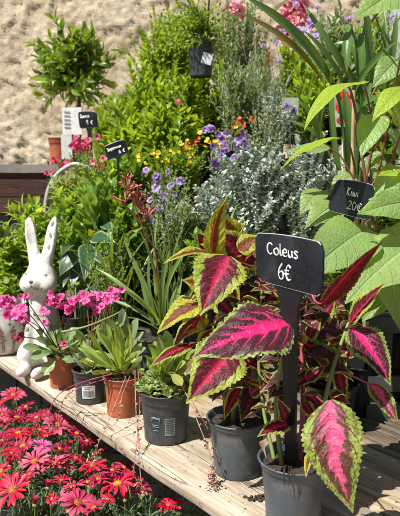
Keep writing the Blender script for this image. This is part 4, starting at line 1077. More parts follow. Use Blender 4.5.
# origin at the feet, faces -Y
el(0, .03, .075, .070, .075, .085); el(0, .02, .14, .052, .052, .085); el(0, .012, .19, .048, .046, .06)
el(-.045, .0, .045, .036, .062, .05); el(.045, .0, .045, .036, .062, .05)
el(-.030, -.055, .018, .022, .040, .019); el(.018, -.062, .018, .022, .040, .019)
el(-.030, -.02, .09, .016, .02, .06); el(.025, -.02, .09, .016, .02, .06)
el(.004, .0, .254, .060, .052, .058); el(-.020, -.018, .236, .040, .034, .032); el(.026, -.018, .236, .040, .034, .032); el(.003, -.038, .244, .024, .024, .022)
el(-.024, .006, .350, .0235, .014, .082, 0, R(-8)); el(.034, .008, .352, .0235, .014, .082, 0, R(13)); el(-.016, .004, .305, .022, .018, .04, 0, R(-8)); el(.022, .005, .305, .022, .018, .04, 0, R(12))
mo = bpy.data.objects.new('rabbit_body_source', mbb); COL.objects.link(mo)
dg = bpy.context.evaluated_depsgraph_get(); dg.update()
me = bpy.data.meshes.new_from_object(mo.evaluated_get(dg))
vv = np.zeros(len(me.vertices) * 3); me.vertices.foreach_get('co', vv); vv = vv.reshape(-1, 3)
print('rabbit extents', vv.min(0), vv.max(0))
# carve ear hollows, eye sockets, mouth lines
for v in me.vertices:
    co_ = v.co
    if co_.z > .30 and co_.y < .012:
        for ex, rr in ((-.020, -8), (.032, 13)):
            ax = ex + (co_.z - .35) * math.tan(R(rr))
            dd_ = abs(co_.x - ax)
            if dd_ < .012: co_.y += .006 * (1 - (dd_ / .012) ** 2) * min(1, (co_.z - .30) / .03) * min(1, max(0, (.425 - co_.z) / .03))
    for ex in (-.024, .031):
        d_ = math.hypot(co_.x - ex, (co_.z - .262) * 1.3)
        if d_ < .012 and co_.y < .0: co_.y += .004 * (1 - d_ / .012)
me.materials.clear(); me.materials.append(M['ceram'])
for p in me.polygons: p.use_smooth = True
bo = bpy.data.objects.new('body', me); COL.objects.link(bo); bo.parent = rab
bpy.data.objects.remove(mo)
rab.rotation_euler = (0, 0, R(-14)); rab.scale = (.98, 1, 1.06)
grey = plain('grey_paint', (.12, .11, .10), .6); lf = plain('sage_paint', (.24, .27, .22), .7)
from mathutils.bvhtree import BVHTree
BV = BVHTree.FromPolygons([v.co[:] for v in me.vertices], [p.vertices[:] for p in me.polygons])
def onf(x, z, off=.0006):
    h = BV.ray_cast(Vector((x, -.3, z)), Vector((0, 1, 0)))
    return Vector((x, (h[0].y if h[0] else -.04) - off, z))
def rpart(name, f, mat):
    mb = MB(); f(mb); me_ = mb.build(name, mat); me_.parent = rab; return me_
for ex in (-.024, .031):
    rpart('eye', lambda mb: ball(mb, onf(ex, .264, -.001), (.0062, .003, .0048), 8), plain('eye_paint', (.36, .33, .29), .5))
rpart('nose', lambda mb: ball(mb, onf(.003, .250, -.001), (.0065, .0035, .0045), 8), grey)
def mouth(mb):
    for pl in ([(.003, .247), (.003, .239), (-.006, .232), (-.017, .230), (-.026, .235)], [(.003, .239), (.012, .231), (.023, .230), (.031, .236)]):
        tube(mb, catmull([onf(*q) for q in pl], 5), .0009, .0006, 5)
rpart('mouth', mouth, grey)
for (x, z, a_) in ((.028, .205, 20), (.036, .19, -20), (.022, .19, 60), (.016, .176, 100), (.03, .172, 10), (-.01, .16, 60), (.0, .15, 110), (.03, .33, 80), (.036, .36, 100), (.04, .39, 60), (.045, .41, 90), (-.02, .19, 120), (.04, .11, 30), (.02, .12, 80), (-.03, .12, 70)):
    h = BV.ray_cast(Vector((x, -.3, z)), Vector((0, 1, 0)))
    if h[0] is None: continue
    n_ = h[1]; d_ = Vector((math.cos(R(a_)), 0, math.sin(R(a_)))); d_ = (d_ - n_ * d_.dot(n_)).normalized()
    rpart('painted_leaf', lambda mb: mb.leaf(leaf_t('lance', 6, 2, .45, .3), frame(h[0] - d_ * .006 + n_ * .0012, d_, n_, .016)), lf)

# round white planter with painted branches
pb = Vector((at(2, 330, 1.86).x, 1.86, BZ))
pl = thing('round_planter', 'round white planter painted with thin branches and leaves at the left end', 'planter', pb)
mb = MB()
lathe(mb, [(0, 0), (.05, 0), (.062, .006), (.078, .04), (.086, .08), (.084, .115), (.076, .145), (.079, .152), (.076, .155), (.07, .148), (.076, .115), (.05, .02), (0, .015)], pb, 56); mb.build('bowl', M['ceram'], pl)
mb = MB()
def on_bowl(ang, z):
    r_ = np.interp(z, [0, .006, .04, .08, .115, .145], [.05, .062, .078, .086, .084, .076]) + .0006
    return Vector((pb.x + r_ * math.cos(ang), pb.y + r_ * math.sin(ang), BZ + z))
for a0 in (-2.2, -1.75, -1.3, -.9, -.4):
    for br_ in range(3):
        P = [on_bowl(a0 + (br_ - 1) * .1 * t + .12 * math.sin(t * 3 + br_), .012 + .1 * t * (1 - .15 * br_)) for t in [i / 8 for i in range(9)]]
        tube(mb, P, .0009, .0005, 4)
        for t in range(2, 9):
            q = P[t]; nrm = (q - Vector((pb.x, pb.y, q.z))).normalized(); d = ndir(Vector((0, 0, 1)) + rvec(.7)); d = (d - nrm * d.dot(nrm)).normalized()
            mb.leaf(leaf_t('lance', 4, 2, .4, .2), frame(q + nrm * .0006, d, nrm, .012))
mb.build('painted_branches', plain('branch_paint', (.19, .14, .10), .6, (.3, .1, .08), 40), pl)
mb = MB(); lathe(mb, [(0, .14), (.072, .138)], pb, 30); mb.build('soil', M['soil'], pl)

# ================================================================== BENCH POTS
def cluster(root, px, py, Y, n_, spread, mt, foot, dia=.022, name='flower_head'):
    c = at(px, py, Y); mb = MB()
    for i in range(int(n_ * 1.5)):
        q = c + Vector((random.gauss(0, spread), random.gauss(0, spread * .7), random.gauss(0, spread * .65)))
        flower(mb, q, tocam(q, .4) + rvec(.25), dia * .43 * U(.65, 1.2), random.choice((6, 7, 8)), 'lpetal', U(.1, .7))
    mb.build(name, M[mt], root)
    ms = MB()
    tube(ms, catmull([Vector(foot), Vector(foot).lerp(c, .55) + Vector((0, 0, .012)) + rvec(.003), c]), .0018, .0011, 6)
    for i in range(5): tube(ms, [c + Vector((0, 0, -.012)), c + rvec(spread * .8)], .0008, .0006, 4)
    ms.build('flower_stalk', M['stemr'], root)
def rosette(root, c, n_, L, tk, mt, lift=(15, 75), jl=.3, name='foliage', start=.01, separate=False, az=None):
    mb = MB()
    for i in range(n_):
        a = i * 2.4 + U(-.2, .2) if az is None else U(*az); e = R(lift[0] + (lift[1] - lift[0]) * i / n_ + U(-8, 8))
        o = Vector((math.cos(a), math.sin(a), 0))
        d = o * math.cos(e) + Vector((0, 0, math.sin(e)))
        nrm = Vector((0, 0, 1)) * math.cos(e) - o * math.sin(e)
        mb.leaf(random.choice(T[tk]), frame(Vector(c) + o * start, d, nrm + rvec(.12), L * U(1 - jl, 1 + jl)))
    return mb.build(name, M[mt], root)
def leaves_px(root, mat, lst, Y, nu=14, nv=6, prof='spoon', **kw):
    for q in lst:
        bx, by, tx, ty, w = q[:5]; ro = q[5] if len(q) > 5 else 0; dy = q[6] if len(q) > 6 else -.04
        hero(root, mat, (bx, by, Y), (tx, ty, Y + dy), w, roll=ro, prof=prof, nu=nu, nv=nv, **kw)
def runner(root, pts, mat='dry', r=.0012, bits=9, tipn=6, leafm=None):
    P = catmull([at(*p) if len(p) == 3 and p[2] < 5 and p[0] > 5 else Vector(p) for p in pts], 7)
    ms = MB(); tube(ms, P, r * .8, r * .5, 6)
    ml = ms
    for i in range(bits):
        p = P[int(U(.15, 1) * (len(P) - 1))]
        for q in range(3): ml.leaf(random.choice(T['roundl']), frame(p, rvec(1), rvec(1), U(.004, .007)), 1)
    for i in range(tipn):
        for q in range(3): ml.leaf(random.choice(T['small']), frame(P[-1] + rvec(.005), rvec(1) + Vector((0, 0, -.5)), rvec(1), U(.006, .010)), 1)
    ms.build('runner', [M[mat], M[leafm or mat]], root)

# orange pot with pink lewisia (left)
b = on_bench(62, 1.55)
p1 = thing('lewisia_pot', 'smallest orange pot, with pink lewisia heads, at the feet of the rabbit figure', 'potted plant', b)
pot(p1, b, .0365, .086, M['terra'], taper=.8, band=.2)
s0 = b + Vector((0, 0, .082))
rosette(p1, s0, 14, .07, 'spoonw', 'lew', (5, 60))
leaves_px(p1, M['lew'], [(58, 356, 44, 374, 14), (52, 352, 22, 347, 9), (60, 352, 30, 358, 11), (56, 350, 36, 338, 9), (66, 350, 72, 330, 10), (64, 352, 60, 328, 9), (70, 352, 84, 340, 10)], 1.53, fold=.4, droop=.6, wave=.2)
for (x, y, n_, sp, d) in ((9, 309, 10, .017, .03), (20, 316, 9, .015, .028), (57, 301, 8, .014, .027), (66, 308, 7, .013, .026), (43, 312, 3, .007, .024), (47, 322, 2, .005, .025), (61, 345, 2, .005, .024), (72, 312, 3, .007, .025), (8, 297, 2, .004, .022), (24, 297, 2, .005, .022)):
    cluster(p1, x, y, 1.5, n_, sp, 'mag', s0, d)
cluster(p1, 22, 337, 1.52, 4, .01, 'drose', s0, .02)
# grey pot with white barcode label
b = on_bench(90, 1.45)
p2 = thing('lewisia_pot', 'small dark grey pot with a white barcode label and pink lewisia heads', 'potted plant', b)
pot(p2, b, .041, .083, M['charcoal'], taper=.8, band=.2)
pot_label(p2, b, .041, .083, .8, .2, .034, .032, -.08, .036, M['white'], M['ink'])
s0 = b + Vector((0, 0, .078))
rosette(p2, s0, 18, .06, 'spoonw', 'greyg', (5, 70))
leaves_px(p2, M['lew'], [(95, 352, 128, 318, 8), (92, 352, 118, 322, 9), (88, 354, 76, 330, 9), (84, 355, 66, 344, 9)], 1.43, fold=.4, droop=.6, wave=.2)
for (x, y, n_, sp, d) in ((86, 295, 6, .012, .025), (92, 299, 8, .014, .026), (104, 300, 9, .014, .026), (112, 297, 7, .012, .026), (99, 308, 5, .01, .024)):
    cluster(p2, x, y, 1.5, n_, sp, 'mag', s0, d)
ms = MB()
for P in ([(62, 332, 1.4), (85, 327, 1.4), (108, 318, 1.42), (124, 310, 1.44)], [(62, 350, 1.4), (80, 340, 1.4), (100, 325, 1.42)]): tube(ms, catmull([at(*p) for p in P]), .003, .0022, 7)
ms.build('thick_stem', M['stemg'], p2)
# dark clear pot between
b = on_bench(76, 1.57)
p3 = thing('small_pot', 'narrow dark pot squeezed behind the smallest orange pot', 'flowerpot', b)
pot(p3, b, .032, .078, M['charcoal'], taper=.85, band=.15)
pot_label(p3, b, .032, .078, .85, .15, .028, .024, .1, .02, M['paleink'], M['ink'])
rosette(p3, b + Vector((0, 0, .07)), 12, .035, 'spoonw', 'greyg', (10, 70))

# larger orange pot with yellow-green rosette
b = on_bench(123, 1.375)
p4 = thing('rosette_pot', 'larger orange pot with a yellow green fan of fleshy leaves', 'potted plant', b)
pot(p4, b, .0445, .092, M['terra'], taper=.8, band=.2)
s0 = b + Vector((0, 0, .088))
fan = [(118, 372, 80, 352, 9), (118, 372, 82, 338, 10), (119, 371, 88, 330, 11), (120, 371, 97, 325, 11), (121, 370, 106, 322, 11), (121, 371, 113, 320, 11), (122, 370, 120, 322, 10), (123, 371, 128, 326, 11), (124, 371, 134, 332, 11), (125, 372, 140, 342, 10), (117, 374, 86, 362, 8), (119, 373, 78, 345, 7), (120, 372, 100, 334, 10), (121, 372, 110, 332, 10), (122, 372, 118, 336, 9), (125, 373, 142, 356, 9), (115, 375, 92, 372, 8), (126, 374, 140, 366, 8), (121, 374, 104, 350, 9), (123, 374, 128, 348, 9), (119, 375, 95, 350, 8)]
fan = fan + [(120 + U(-4, 4), 372, 78 + i * 4.6 + U(-4, 4), 338 + abs(i - 7) * 3.2 + U(-6, 10), U(7, 10)) for i in range(15)]
for (bx, by, tx, ty, w) in fan:
    hero(p4, M['ros'], (bx, by, 1.37), (tx + U(-2, 2), ty + U(-3, 3), 1.37 + U(-.07, .05)), w * U(.55, .75), roll=U(-60, 60), prof='spoon', nu=18, nv=6, fold=.3, droop=U(-.6, 1.6), wave=.45, curl=.15, side=U(-.05, .05))
leaves_px(p4, M['greyg'], [(118, 340, 108, 318, 11), (126, 338, 122, 308, 12), (130, 345, 138, 318, 12), (128, 350, 144, 332, 11), (112, 342, 98, 330, 10), (120, 330, 126, 312, 11), (134, 358, 146, 348, 9)], 1.42, fold=.3, droop=.5, curl=.2, prof='round')
runner(p4, [(112, 374, 1.33), (90, 380, 1.32), (68, 388, 1.34), (55, 399, 1.36), (49, 415, 1.36), (50, 428, 1.36)], 'stemp', .0017, 6, 4, 'dry')
runner(p4, [(108, 378, 1.33), (84, 386, 1.33), (66, 396, 1.33), (60, 412, 1.35)], 'stemp', .0011, 8, 4, 'dry')
runner(p4, [(130, 376, 1.31), (122, 396, 1.27), (118, 420, 1.24), (101, 436, 1.22), (96, 455, 1.21)], 'dry', .0011, 9, 8)
runner(p4, [(138, 372, 1.3), (140, 400, 1.24), (137, 440, 1.18), (134, 470, 1.15), (138, 484, 1.14)], 'dry', .001, 9, 8)
runner(p4, [(126, 376, 1.32), (117, 400, 1.29), (107, 425, 1.25), (98, 444, 1.23), (92, 458, 1.22)], 'dry', .0013, 9, 7)
runner(p4, [(135, 370, 1.3), (136, 410, 1.24), (139, 445, 1.17), (140, 470, 1.14), (143, 492, 1.13)], 'dry', .0014, 9, 10)

# charcoal pot with sempervivum
b = on_bench(166, 1.245)
p5 = thing('rosette_pot', 'large charcoal pot with fuzzy pale rosettes, a grey barcode and a pale round mark', 'potted plant', b)
R5, H5 = .057, .108
pot(p5, b, R5, H5, M['charcoal'], taper=.78, band=.22)
pot_label(p5, b, R5, H5, .78, .22, .042, .038, .17, .025, M['paleink'], M['charcoal'], horiz=True)
mb = MB(); rb_ = R5 * .78; hb_ = H5 * .78; rw_ = rb_ + (R5 * .93 - rb_) * (hb_ / (hb_ + .0001))
toc = math.atan2(-b.y, -b.x)
for (a0_, z0_, rad) in ((-.50, .056, .0075), (-.33, .057, .006), (-.42, .051, .011)):
    P = []
    for i in range(11):
        t = math.pi * (.1 + .8 * i / 10)
        z = z0_ + rad * math.sin(t) * .9; a = toc + a0_ + rad * math.cos(t) / R5
        r_ = rb_ + (R5 * .93 - rb_) * (z / hb_) + .0008
        P.append(Vector((b.x + r_ * math.cos(a), b.y + r_ * math.sin(a), BZ + z)))
    tube(mb, P, .0009, .0007, 5)
for z_, a0_, a1_ in ((.045, -.58, -.34), (.041, -.56, -.3), (.033, -.55, -.35)):
    P = []
    for i in range(14):
        a = toc + a0_ + (a1_ - a0_) * i / 13; z = z_ + .0012 * math.sin(i * 2.4); r_ = rb_ + (R5 * .93 - rb_) * (z / hb_) + .0006
        P.append(Vector((b.x + r_ * math.cos(a), b.y + r_ * math.sin(a), BZ + z)))
    tube(mb, P, .0006, .0006, 4)
mb.build('printed_mark', M['paleink'], p5)
s0 = b + Vector((0, 0, .098))
for (dx, dy, L, n_) in ((0, 0, .036, 26), (-.035, -.02, .026, 18), (.03, -.025, .024, 18), (-.02, .03, .03, 20), (.03, .025, .03, 20), (-.045, .012, .024, 16), (.008, -.042, .022, 16)):
    rosette(p5, s0 + Vector((dx, dy, U(0, .012))), n_, L, 'spoonw', 'semp', (5, 80), .15, 'rosette', .003)
leaves_px(p5, M['lew'], [(168, 362, 158, 334, 13), (172, 360, 166, 330, 13), (176, 362, 178, 336, 13), (164, 366, 148, 344, 12), (178, 366, 190, 344, 11), (160, 370, 146, 358, 10)], 1.24, fold=.25, droop=.4, curl=.2, prof='round')
leaves_px(p5, M['ros'], [(170, 372, 182, 386, 11, 0, -.06), (150, 378, 138, 372, 7), (162, 376, 150, 368, 8), (175, 374, 186, 362, 8), (158, 372, 170, 350, 6), (164, 374, 176, 352, 6)], 1.2, fold=.3, droop=.5)
for i in range(26):
    x0 = U(154, 180); x1 = x0 + (x0 - 167) * 1.2 + U(-6, 6)
    hero(p5, M['ros' if i % 3 else 'semp'], (x0, 374, 1.24 + U(-.03, .03)), (x1, U(336, 366), 1.24 + U(-.08, .05)), U(8, 12), roll=U(-50, 50), prof='spoon' if i % 2 else 'round', nu=14, nv=6, fold=.3, droop=U(.1, 1.1), wave=.3)
runner(p5, [(180, 382, 1.17), (190, 402, 1.13), (199, 425, 1.09), (207, 445, 1.06), (212, 462, 1.045), (214, 484, 1.03)], 'dry', .0014, 12, 14)
runner(p5, [(184, 384, 1.17), (196, 408, 1.12), (208, 430, 1.07), (214, 455, 1.05), (211, 476, 1.04)], 'stemr', .001, 12, 10, 'dry')

# ================================================================== COLEUS
# back pot
b2 = on_bench(238, 1.1)
c2 = thing('potted_coleus', 'coleus with yellow green edged maroon leaves in the grey pot left of the sign stake', 'coleus', b2)
pot(c2, b2, .059, .108, M['greypot'], taper=.75, band=.13)
# front pot
b1 = Vector((.151, .935, BZ))
c1 = thing('potted_coleus', 'coleus with large magenta centred leaves in the front grey pot holding the big sign', 'coleus', b1)
pot(c1, b1, .0575, .108, M['greypot'], taper=.75, band=.13)
# third coleus, behind at the right, in a dark pot
b3 = on_bench(330, 1.28)
c3 = thing('potted_coleus', 'dark shaded coleus in a black pot behind the front one, below the kiwi leaves', 'coleus', b3)
pot(c3, b3, .058, .11, M['black'], taper=.78, band=.15)
CK = dict(nu=72, nv=16, serr=17, sa=.13, pucker=2.2)
def cl(root, mt, b, t, w, ro=0, fold=.2, droop=.5, wave=.14, curl=.1, prof='ovate', **kw):
    k = dict(CK); k.update(kw)
    return hero(root, M[mt], b, t, w, roll=ro, prof=prof, fold=fold, droop=droop, wave=wave, curl=curl, **k)
# hero leaves of the front plant
cl(c1, 'col_big', (291, 322, .90), (192, 358, .84), 72, 6, droop=.5, fold=.10, serr=20, sa=.14, pucker=3.5)
cl(c1, 'col_pink', (330, 400, .86), (353, 513, .80), 62, 4, side=.05, droop=.65, fold=.08, serr=21, sa=.14, pucker=3.5)
cl(c1, 'col_red', (322, 305, .98), (383, 241, .92), 24, 62, droop=-.3, fold=.5)
cl(c1, 'col_big', (352, 328, 1.0), (391, 386, .93), 46, -25, droop=.5, fold=.25)
cl(c1, 'col_lime', (350, 324, 1.0), (387, 281, .97), 26, -20, droop=.2, fold=.45)
cl(c1, 'col_pink', (371, 384, .97), (399, 426, .92), 24, -20, droop=.4, fold=.3)
cl(c1, 'col_lime', (288, 425, .92), (257, 437, .88), 22, 10, droop=.6)
cl(c1, 'col_lime', (286, 420, .92), (277, 398, .9), 16, 0)
cl(c1, 'col_dark', (306, 352, 1.0), (350, 372, .98), 32, 20, droop=.5)
cl(c1, 'col_dark', (306, 322, 1.02), (346, 334, 1.0), 34, 30, droop=.4)
cl(c1, 'col_dark', (300, 372, .98), (262, 392, .95), 26, 10)
cl(c1, 'col_dark', (300, 350, 1.02), (258, 362, 1.0), 30, 10)
cl(c1, 'col_lime', (306, 340, 1.0), (322, 318, 1.0), 18, 0)
cl(c1, 'col_lime', (306, 380, .96), (326, 366, .96), 15, 10)
cl(c1, 'col_lime', (303, 402, .94), (318, 422, .9), 14, 10)
cl(c1, 'col_dark', (300, 300, 1.0), (262, 285, 1.0), 30, 10)
cl(c1, 'col_red', (298, 290, 1.02), (240, 262, 1.02), 18, 40, droop=.2, fold=.4)
cl(c1, 'col_dark', (322, 300, 1.04), (298, 318, 1.0), 26, 0)
cl(c1, 'col_lime', (338, 370, .98), (346, 402, .95), 16, 10)
cl(c1, 'col_edge', (318, 416, .93), (340, 402, .92), 13, 10)
cl(c1, 'col_edge', (311, 452, .9), (306, 478, .86), 10, 20)
# hero leaves of the back plant
cl(c2, 'col_edge', (213, 258, 1.06), (228, 196, 1.02), 24, 35, fold=.5, droop=-.5, side=-.06)
cl(c2, 'col_lime', (243, 264, 1.1), (214, 228, 1.06), 44, 10, droop=.4)
cl(c2, 'col_lime', (240, 266, 1.12), (262, 240, 1.12), 36, 0, droop=.4)
cl(c2, 'col_edge', (214, 256, 1.06), (163, 264, 1.0), 20, 25, fold=.35, droop=.9)
cl(c2, 'col_lime', (228, 256, 1.03), (200, 316, .96), 56, -8, droop=.5, fold=.3)
cl(c2, 'col_edge', (201, 304, 1.04), (157, 334, 1.02), 32, 20, droop=.8, fold=.3)
cl(c2, 'col_edge', (204, 312, 1.08), (180, 338, 1.06), 26, -10, droop=.7)
cl(c2, 'col_lime', (192, 346, 1.04), (149, 368, .99), 18, 15, droop=.7)
cl(c2, 'col_dark', (236, 352, 1.02), (186, 402, .94), 48, -14, droop=.4, fold=.35, gr=0) if False else cl(c2, 'col_lime', (235, 346, 1.02), (186, 404, .95), 58, -14, droop=.4, fold=.35)
cl(c2, 'col_dark', (232, 372, 1.04), (212, 402, 1.0), 20, 0)
cl(c2, 'col_lime', (240, 388, 1.05), (224, 420, 1.0), 18, 10)
cl(c2, 'col_dark', (258, 388, 1.04), (240, 422, 1.0), 28, -10)
cl(c2, 'col_lime', (226, 398, 1.08), (224, 378, 1.06), 12, 10)
for q_ in ((222, 330, 1.1, 205, 345, 1.08, 16), (240, 372, 1.08, 222, 386, 1.05, 18), (246, 360, 1.08, 266, 372, 1.05, 18), (262, 330, 1.12, 246, 316, 1.1, 20), (268, 300, 1.12, 282, 284, 1.1, 20), (236, 236, 1.12, 218, 214, 1.1, 22), (238, 250, 1.08, 262, 236, 1.08, 24), (196, 300, 1.08, 170, 308, 1.05, 20), (205, 288, 1.1, 182, 280, 1.08, 22), (200, 318, 1.06, 172, 350, 1.04, 22), (222, 276, 1.1, 240, 300, 1.07, 26), (215, 330, 1.04, 196, 366, 1.0, 24), (240, 300, 1.06, 262, 312, 1.04, 26), (226, 350, 1.06, 204, 372, 1.03, 22), (244, 330, 1.08, 262, 352, 1.05, 24), (256, 280, 1.1, 276, 296, 1.08, 22), (218, 300, 1.1, 238, 318, 1.06, 22), (228, 280, 1.12, 250, 278, 1.1, 24), (208, 250, 1.12, 196, 232, 1.1, 20), (232, 244, 1.12, 246, 222, 1.12, 18), (248, 408, 1.04, 236, 398, 1.02, 12)):
    cl(c2, random.choice(('col_lime', 'col_lime', 'col_edge')), q_[:3], q_[3:6], q_[6], U(-30, 30), nu=40, nv=10)
for q_ in ((300, 340, 1.04, 318, 352, 1.02, 18), (282, 350, .98, 262, 340, .97, 20), (310, 372, .98, 294, 388, .96, 16), (330, 392, .96, 350, 404, .95, 14), (345, 345, 1.02, 330, 360, 1.0, 18), (318, 320, 1.02, 336, 300, 1.0, 24), (300, 310, 1.02, 318, 330, 1.0, 22), (322, 350, 1.0, 342, 372, .98, 24), (312, 332, 1.02, 330, 318, 1.0, 20), (345, 312, 1.04, 330, 296, 1.02, 22), (350, 340, 1.03, 372, 350, 1.02, 20), (282, 372, .98, 268, 400, .96, 20), (306, 392, .96, 322, 408, .94, 18), (350, 320, 1.03, 368, 312, 1.02, 18), (276, 385, .98, 262, 372, .97, 15), (312, 300, 1.04, 330, 286, 1.03, 20), (330, 340, 1.04, 352, 352, 1.02, 18)):
    cl(c1, random.choice(('col_lime', 'col_lime', 'col_big')), q_[:3], q_[3:6], q_[6], U(-30, 30), nu=40, nv=10)
cl(c2, 'col_dark', (230, 300, 1.08), (262, 288, 1.1), 32, 0)
cl(c2, 'col_red', (250, 300, 1.12), (282, 322, 1.14), 24, 10)
cl(c2, 'col_lime', (234, 330, 1.08), (256, 350, 1.08), 22, 10)
cl(c2, 'col_edge', (232, 260, 1.1), (200, 244, 1.08), 24, 10)
cl(c2, 'col_lime', (250, 395, 1.02), (274, 378, 1.0), 18, 0)
# small leaves filling the stems, one shoot part each
tc = [leaf_t('ovate', 14, 6, .6, .6, .3, .2, serr=7, sa=.16, seed=i, pucker=1) for i in range(3)]
T['col'] = tc
def col_shoot(root, pts, mt, sm, r, L, n0, lo=.2):
    P = catmull([at(*p) if not isinstance(p, Vector) else p for p in pts], 7)
    ms = MB(); tube(ms, P, r, r * .55, 8); o = ms.build('stem', M[sm], root)
    ml = MB()
    for i in range(n0):
        t = lo + (1 - lo) * i / max(1, n0 - 1); p = P[min(len(P) - 1, int(t * (len(P) - 1)))]
        a0 = i * math.pi / 2 + .6
        for q in range(2):
            a = a0 + q * math.pi; d = Vector((math.cos(a), math.sin(a), U(-.2, .35)))
            pp = p + d.normalized() * .012
            ml.leaf(random.choice(tc), frame(pp, d, Vector((0, 0, 1)) + rvec(.2), L * U(.5, 1.1)))
            ms2 = None
    ml.build('small_leaves', M[mt], root)
sz = b1 + Vector((0, 0, .095))
col_shoot(c1, [sz + Vector((-.02, 0, 0)), (276, 410, .95), (281, 365, .95), (291, 322, .93), (288, 300, .96)], 'col_lime', 'stemg', .0042, .04, 6, .25)
col_shoot(c1, [sz + Vector((.012, .01, 0)), (303, 400, .97), (302, 340, 1.0), (310, 280, 1.02)], 'col_dark', 'stemp', .0048, .06, 7, .15)
col_shoot(c1, [sz + Vector((.03, -.005, 0)), (324, 405, .93), (334, 365, .96), (346, 330, 1.0), (352, 312, 1.02)], 'col_lime', 'stemg', .0042, .04, 5, .3)
col_shoot(c1, [sz + Vector((-.03, .02, 0)), (262, 400, 1.0), (258, 340, 1.03), (262, 290, 1.05)], 'col_dark', 'stemg', .0035, .055, 6, .25)
sz = b2 + Vector((0, 0, .095))
col_shoot(c2, [sz + Vector((-.01, 0, 0)), (234, 360, 1.1), (230, 300, 1.09), (229, 256, 1.08)], 'col_lime', 'stemg', .0042, .045, 7, .2)
col_shoot(c2, [sz + Vector((.015, .01, 0)), (254, 370, 1.1), (262, 320, 1.12), (258, 270, 1.13)], 'col_dark', 'stemp', .0042, .06, 8, .2)
col_shoot(c2, [sz + Vector((-.025, -.01, 0)), (222, 370, 1.06), (206, 335, 1.04), (200, 306, 1.05)], 'col_lime', 'stemr', .0033, .035, 4, .3)
sz = b3 + Vector((0, 0, .095))
for i, (x, y) in enumerate(((285, 300), (315, 285), (340, 300), (325, 340), (290, 345), (265, 320))):
    col_shoot(c3, [sz + Vector((U(-.03, .03), U(-.03, .03), 0)), (x * .5 + 328 * .5, 370, 1.28), (x, y, 1.26 + U(-.05, .05))], 'col_dark', 'stemr', .0038, .062, 6, .25)
for (root, xs, ys, yd, n_) in ((c1, (262, 352), (290, 410), 1.0, 34), (c2, (200, 272), (262, 396), 1.09, 34)):
    for i in range(n_):
        x0, y0 = U(*xs), U(*ys); a_ = U(0, 6.28); L_ = U(13, 22)
        cl(root, random.choice(('col_lime', 'col_dark', 'col_edge', 'col_lime')), (x0, y0, yd + U(-.04, .06)), (x0 + L_ * math.cos(a_), y0 + L_ * .7 * math.sin(a_) + 3, yd + U(-.06, .06)), L_ * U(.6, .85), U(-35, 35), nu=30, nv=8, name='small_leaf')
# petioles for the outer heroes
for P, root, mt in (([(303, 398, .97), (312, 394, .92), (324, 403, .86)], c1, 'stemp'), ([(334, 372, .96), (352, 376, .97), (371, 385, .97)], c1, 'stemp'), ([(310, 290, 1.02), (316, 302, 1.0), (323, 304, .98)], c1, 'stemp'), ([(303, 420, .96), (292, 425, .93), (287, 425, .92)], c1, 'stemp'),
                    ([(230, 268, 1.08), (222, 262, 1.07), (213, 257, 1.06)], c2, 'stemr'), ([(232, 330, 1.09), (215, 338, 1.06), (192, 346, 1.04)], c2, 'stemr'), ([(232, 320, 1.09), (236, 335, 1.06), (235, 350, 1.02)], c2, 'stemr')):
    ms = MB(); tube(ms, catmull([at(*p) for p in P]), .0022, .0017, 6); ms.build('petiole', M[mt], root)
# withered leaf and a root tuft over the rim of the front pot
M['withered'] = plain('withered_leaf', (.30, .22, .12), .8, (.16, .11, .06), 60, .6, 150)
hero(c1, M['withered'], (268, 432, .89), (266, 458, .875), 11, roll=30, name='withered_leaf', nu=16, nv=6, fold=.8, droop=.8, wave=.8)
mb = MB()
for i in range(5):
    p0 = at(288 + U(-4, 4), 466, .875); tube(mb, catmull([p0, p0 + Vector((U(-.004, .004), -.004, -.012)), p0 + Vector((U(-.005, .005), -.003, -U(.018, .034)))]), .0009, .0004, 4)
mb.build('root_tuft', M['soil'], c1)

for q_ in ((300, 300, 1.02, 285, 280, 1.02), (270, 330, 1.05, 250, 345, 1.03), (292, 360, 1.0, 274, 350, .99)):
    cl(c1, 'col_lime', q_[:3], q_[3:6], 22, U(-25, 25), nu=40, nv=10)
price_sign('large black sign with white writing Coleus 6 euro on a thick stake', [at(255.5, 233, .93), at(324.5, 243, .84), at(323, 297, .84), at(258.5, 279.5, .93)],
           [('Coleus', .20, .60, .22, .098), ('6\u20ac', .36, .15, .31, .12)], b1 + Vector((-.006, -.004, .085)), sw=9, stroke=.0024, arch=.05)

# dried soil clump and crumbs
cb = at(259, 500, 1.0); b = Vector((0, 0, 0)); d = ray(258, 499); b = CAM + d * ((BZ - EYE) / d.z)
mb = MB()
for i in range(26): 
    q = b + Vector((random.gauss(0, .010), random.gauss(0, .005), abs(random.gauss(0, .0025)) + .001)); ball(mb, q, (U(.002, .005), U(.002, .004), U(.0015, .003)), 4)
o = mb.build('soil_clump', M['soil'], None, loc=tuple(b)); o['label'] = 'small dark clump of dropped soil on the board before the front pots'; o['category'] = 'soil clump'
mb = MB()
for i in range(170):
    q = run_pt(U(-.2, 1.1), U(.01, .42) if i % 3 else random.gauss(.2, .06), BZ + .0008)
    ball(mb, q, (U(.0006, .002), U(.0006, .002), U(.0005, .0012)), 3)
o = mb.build('soil_crumbs', M['soil']); o['label'] = 'scattered soil crumbs on the bench boards'; o['category'] = 'crumbs'; o['kind'] = 'stuff'

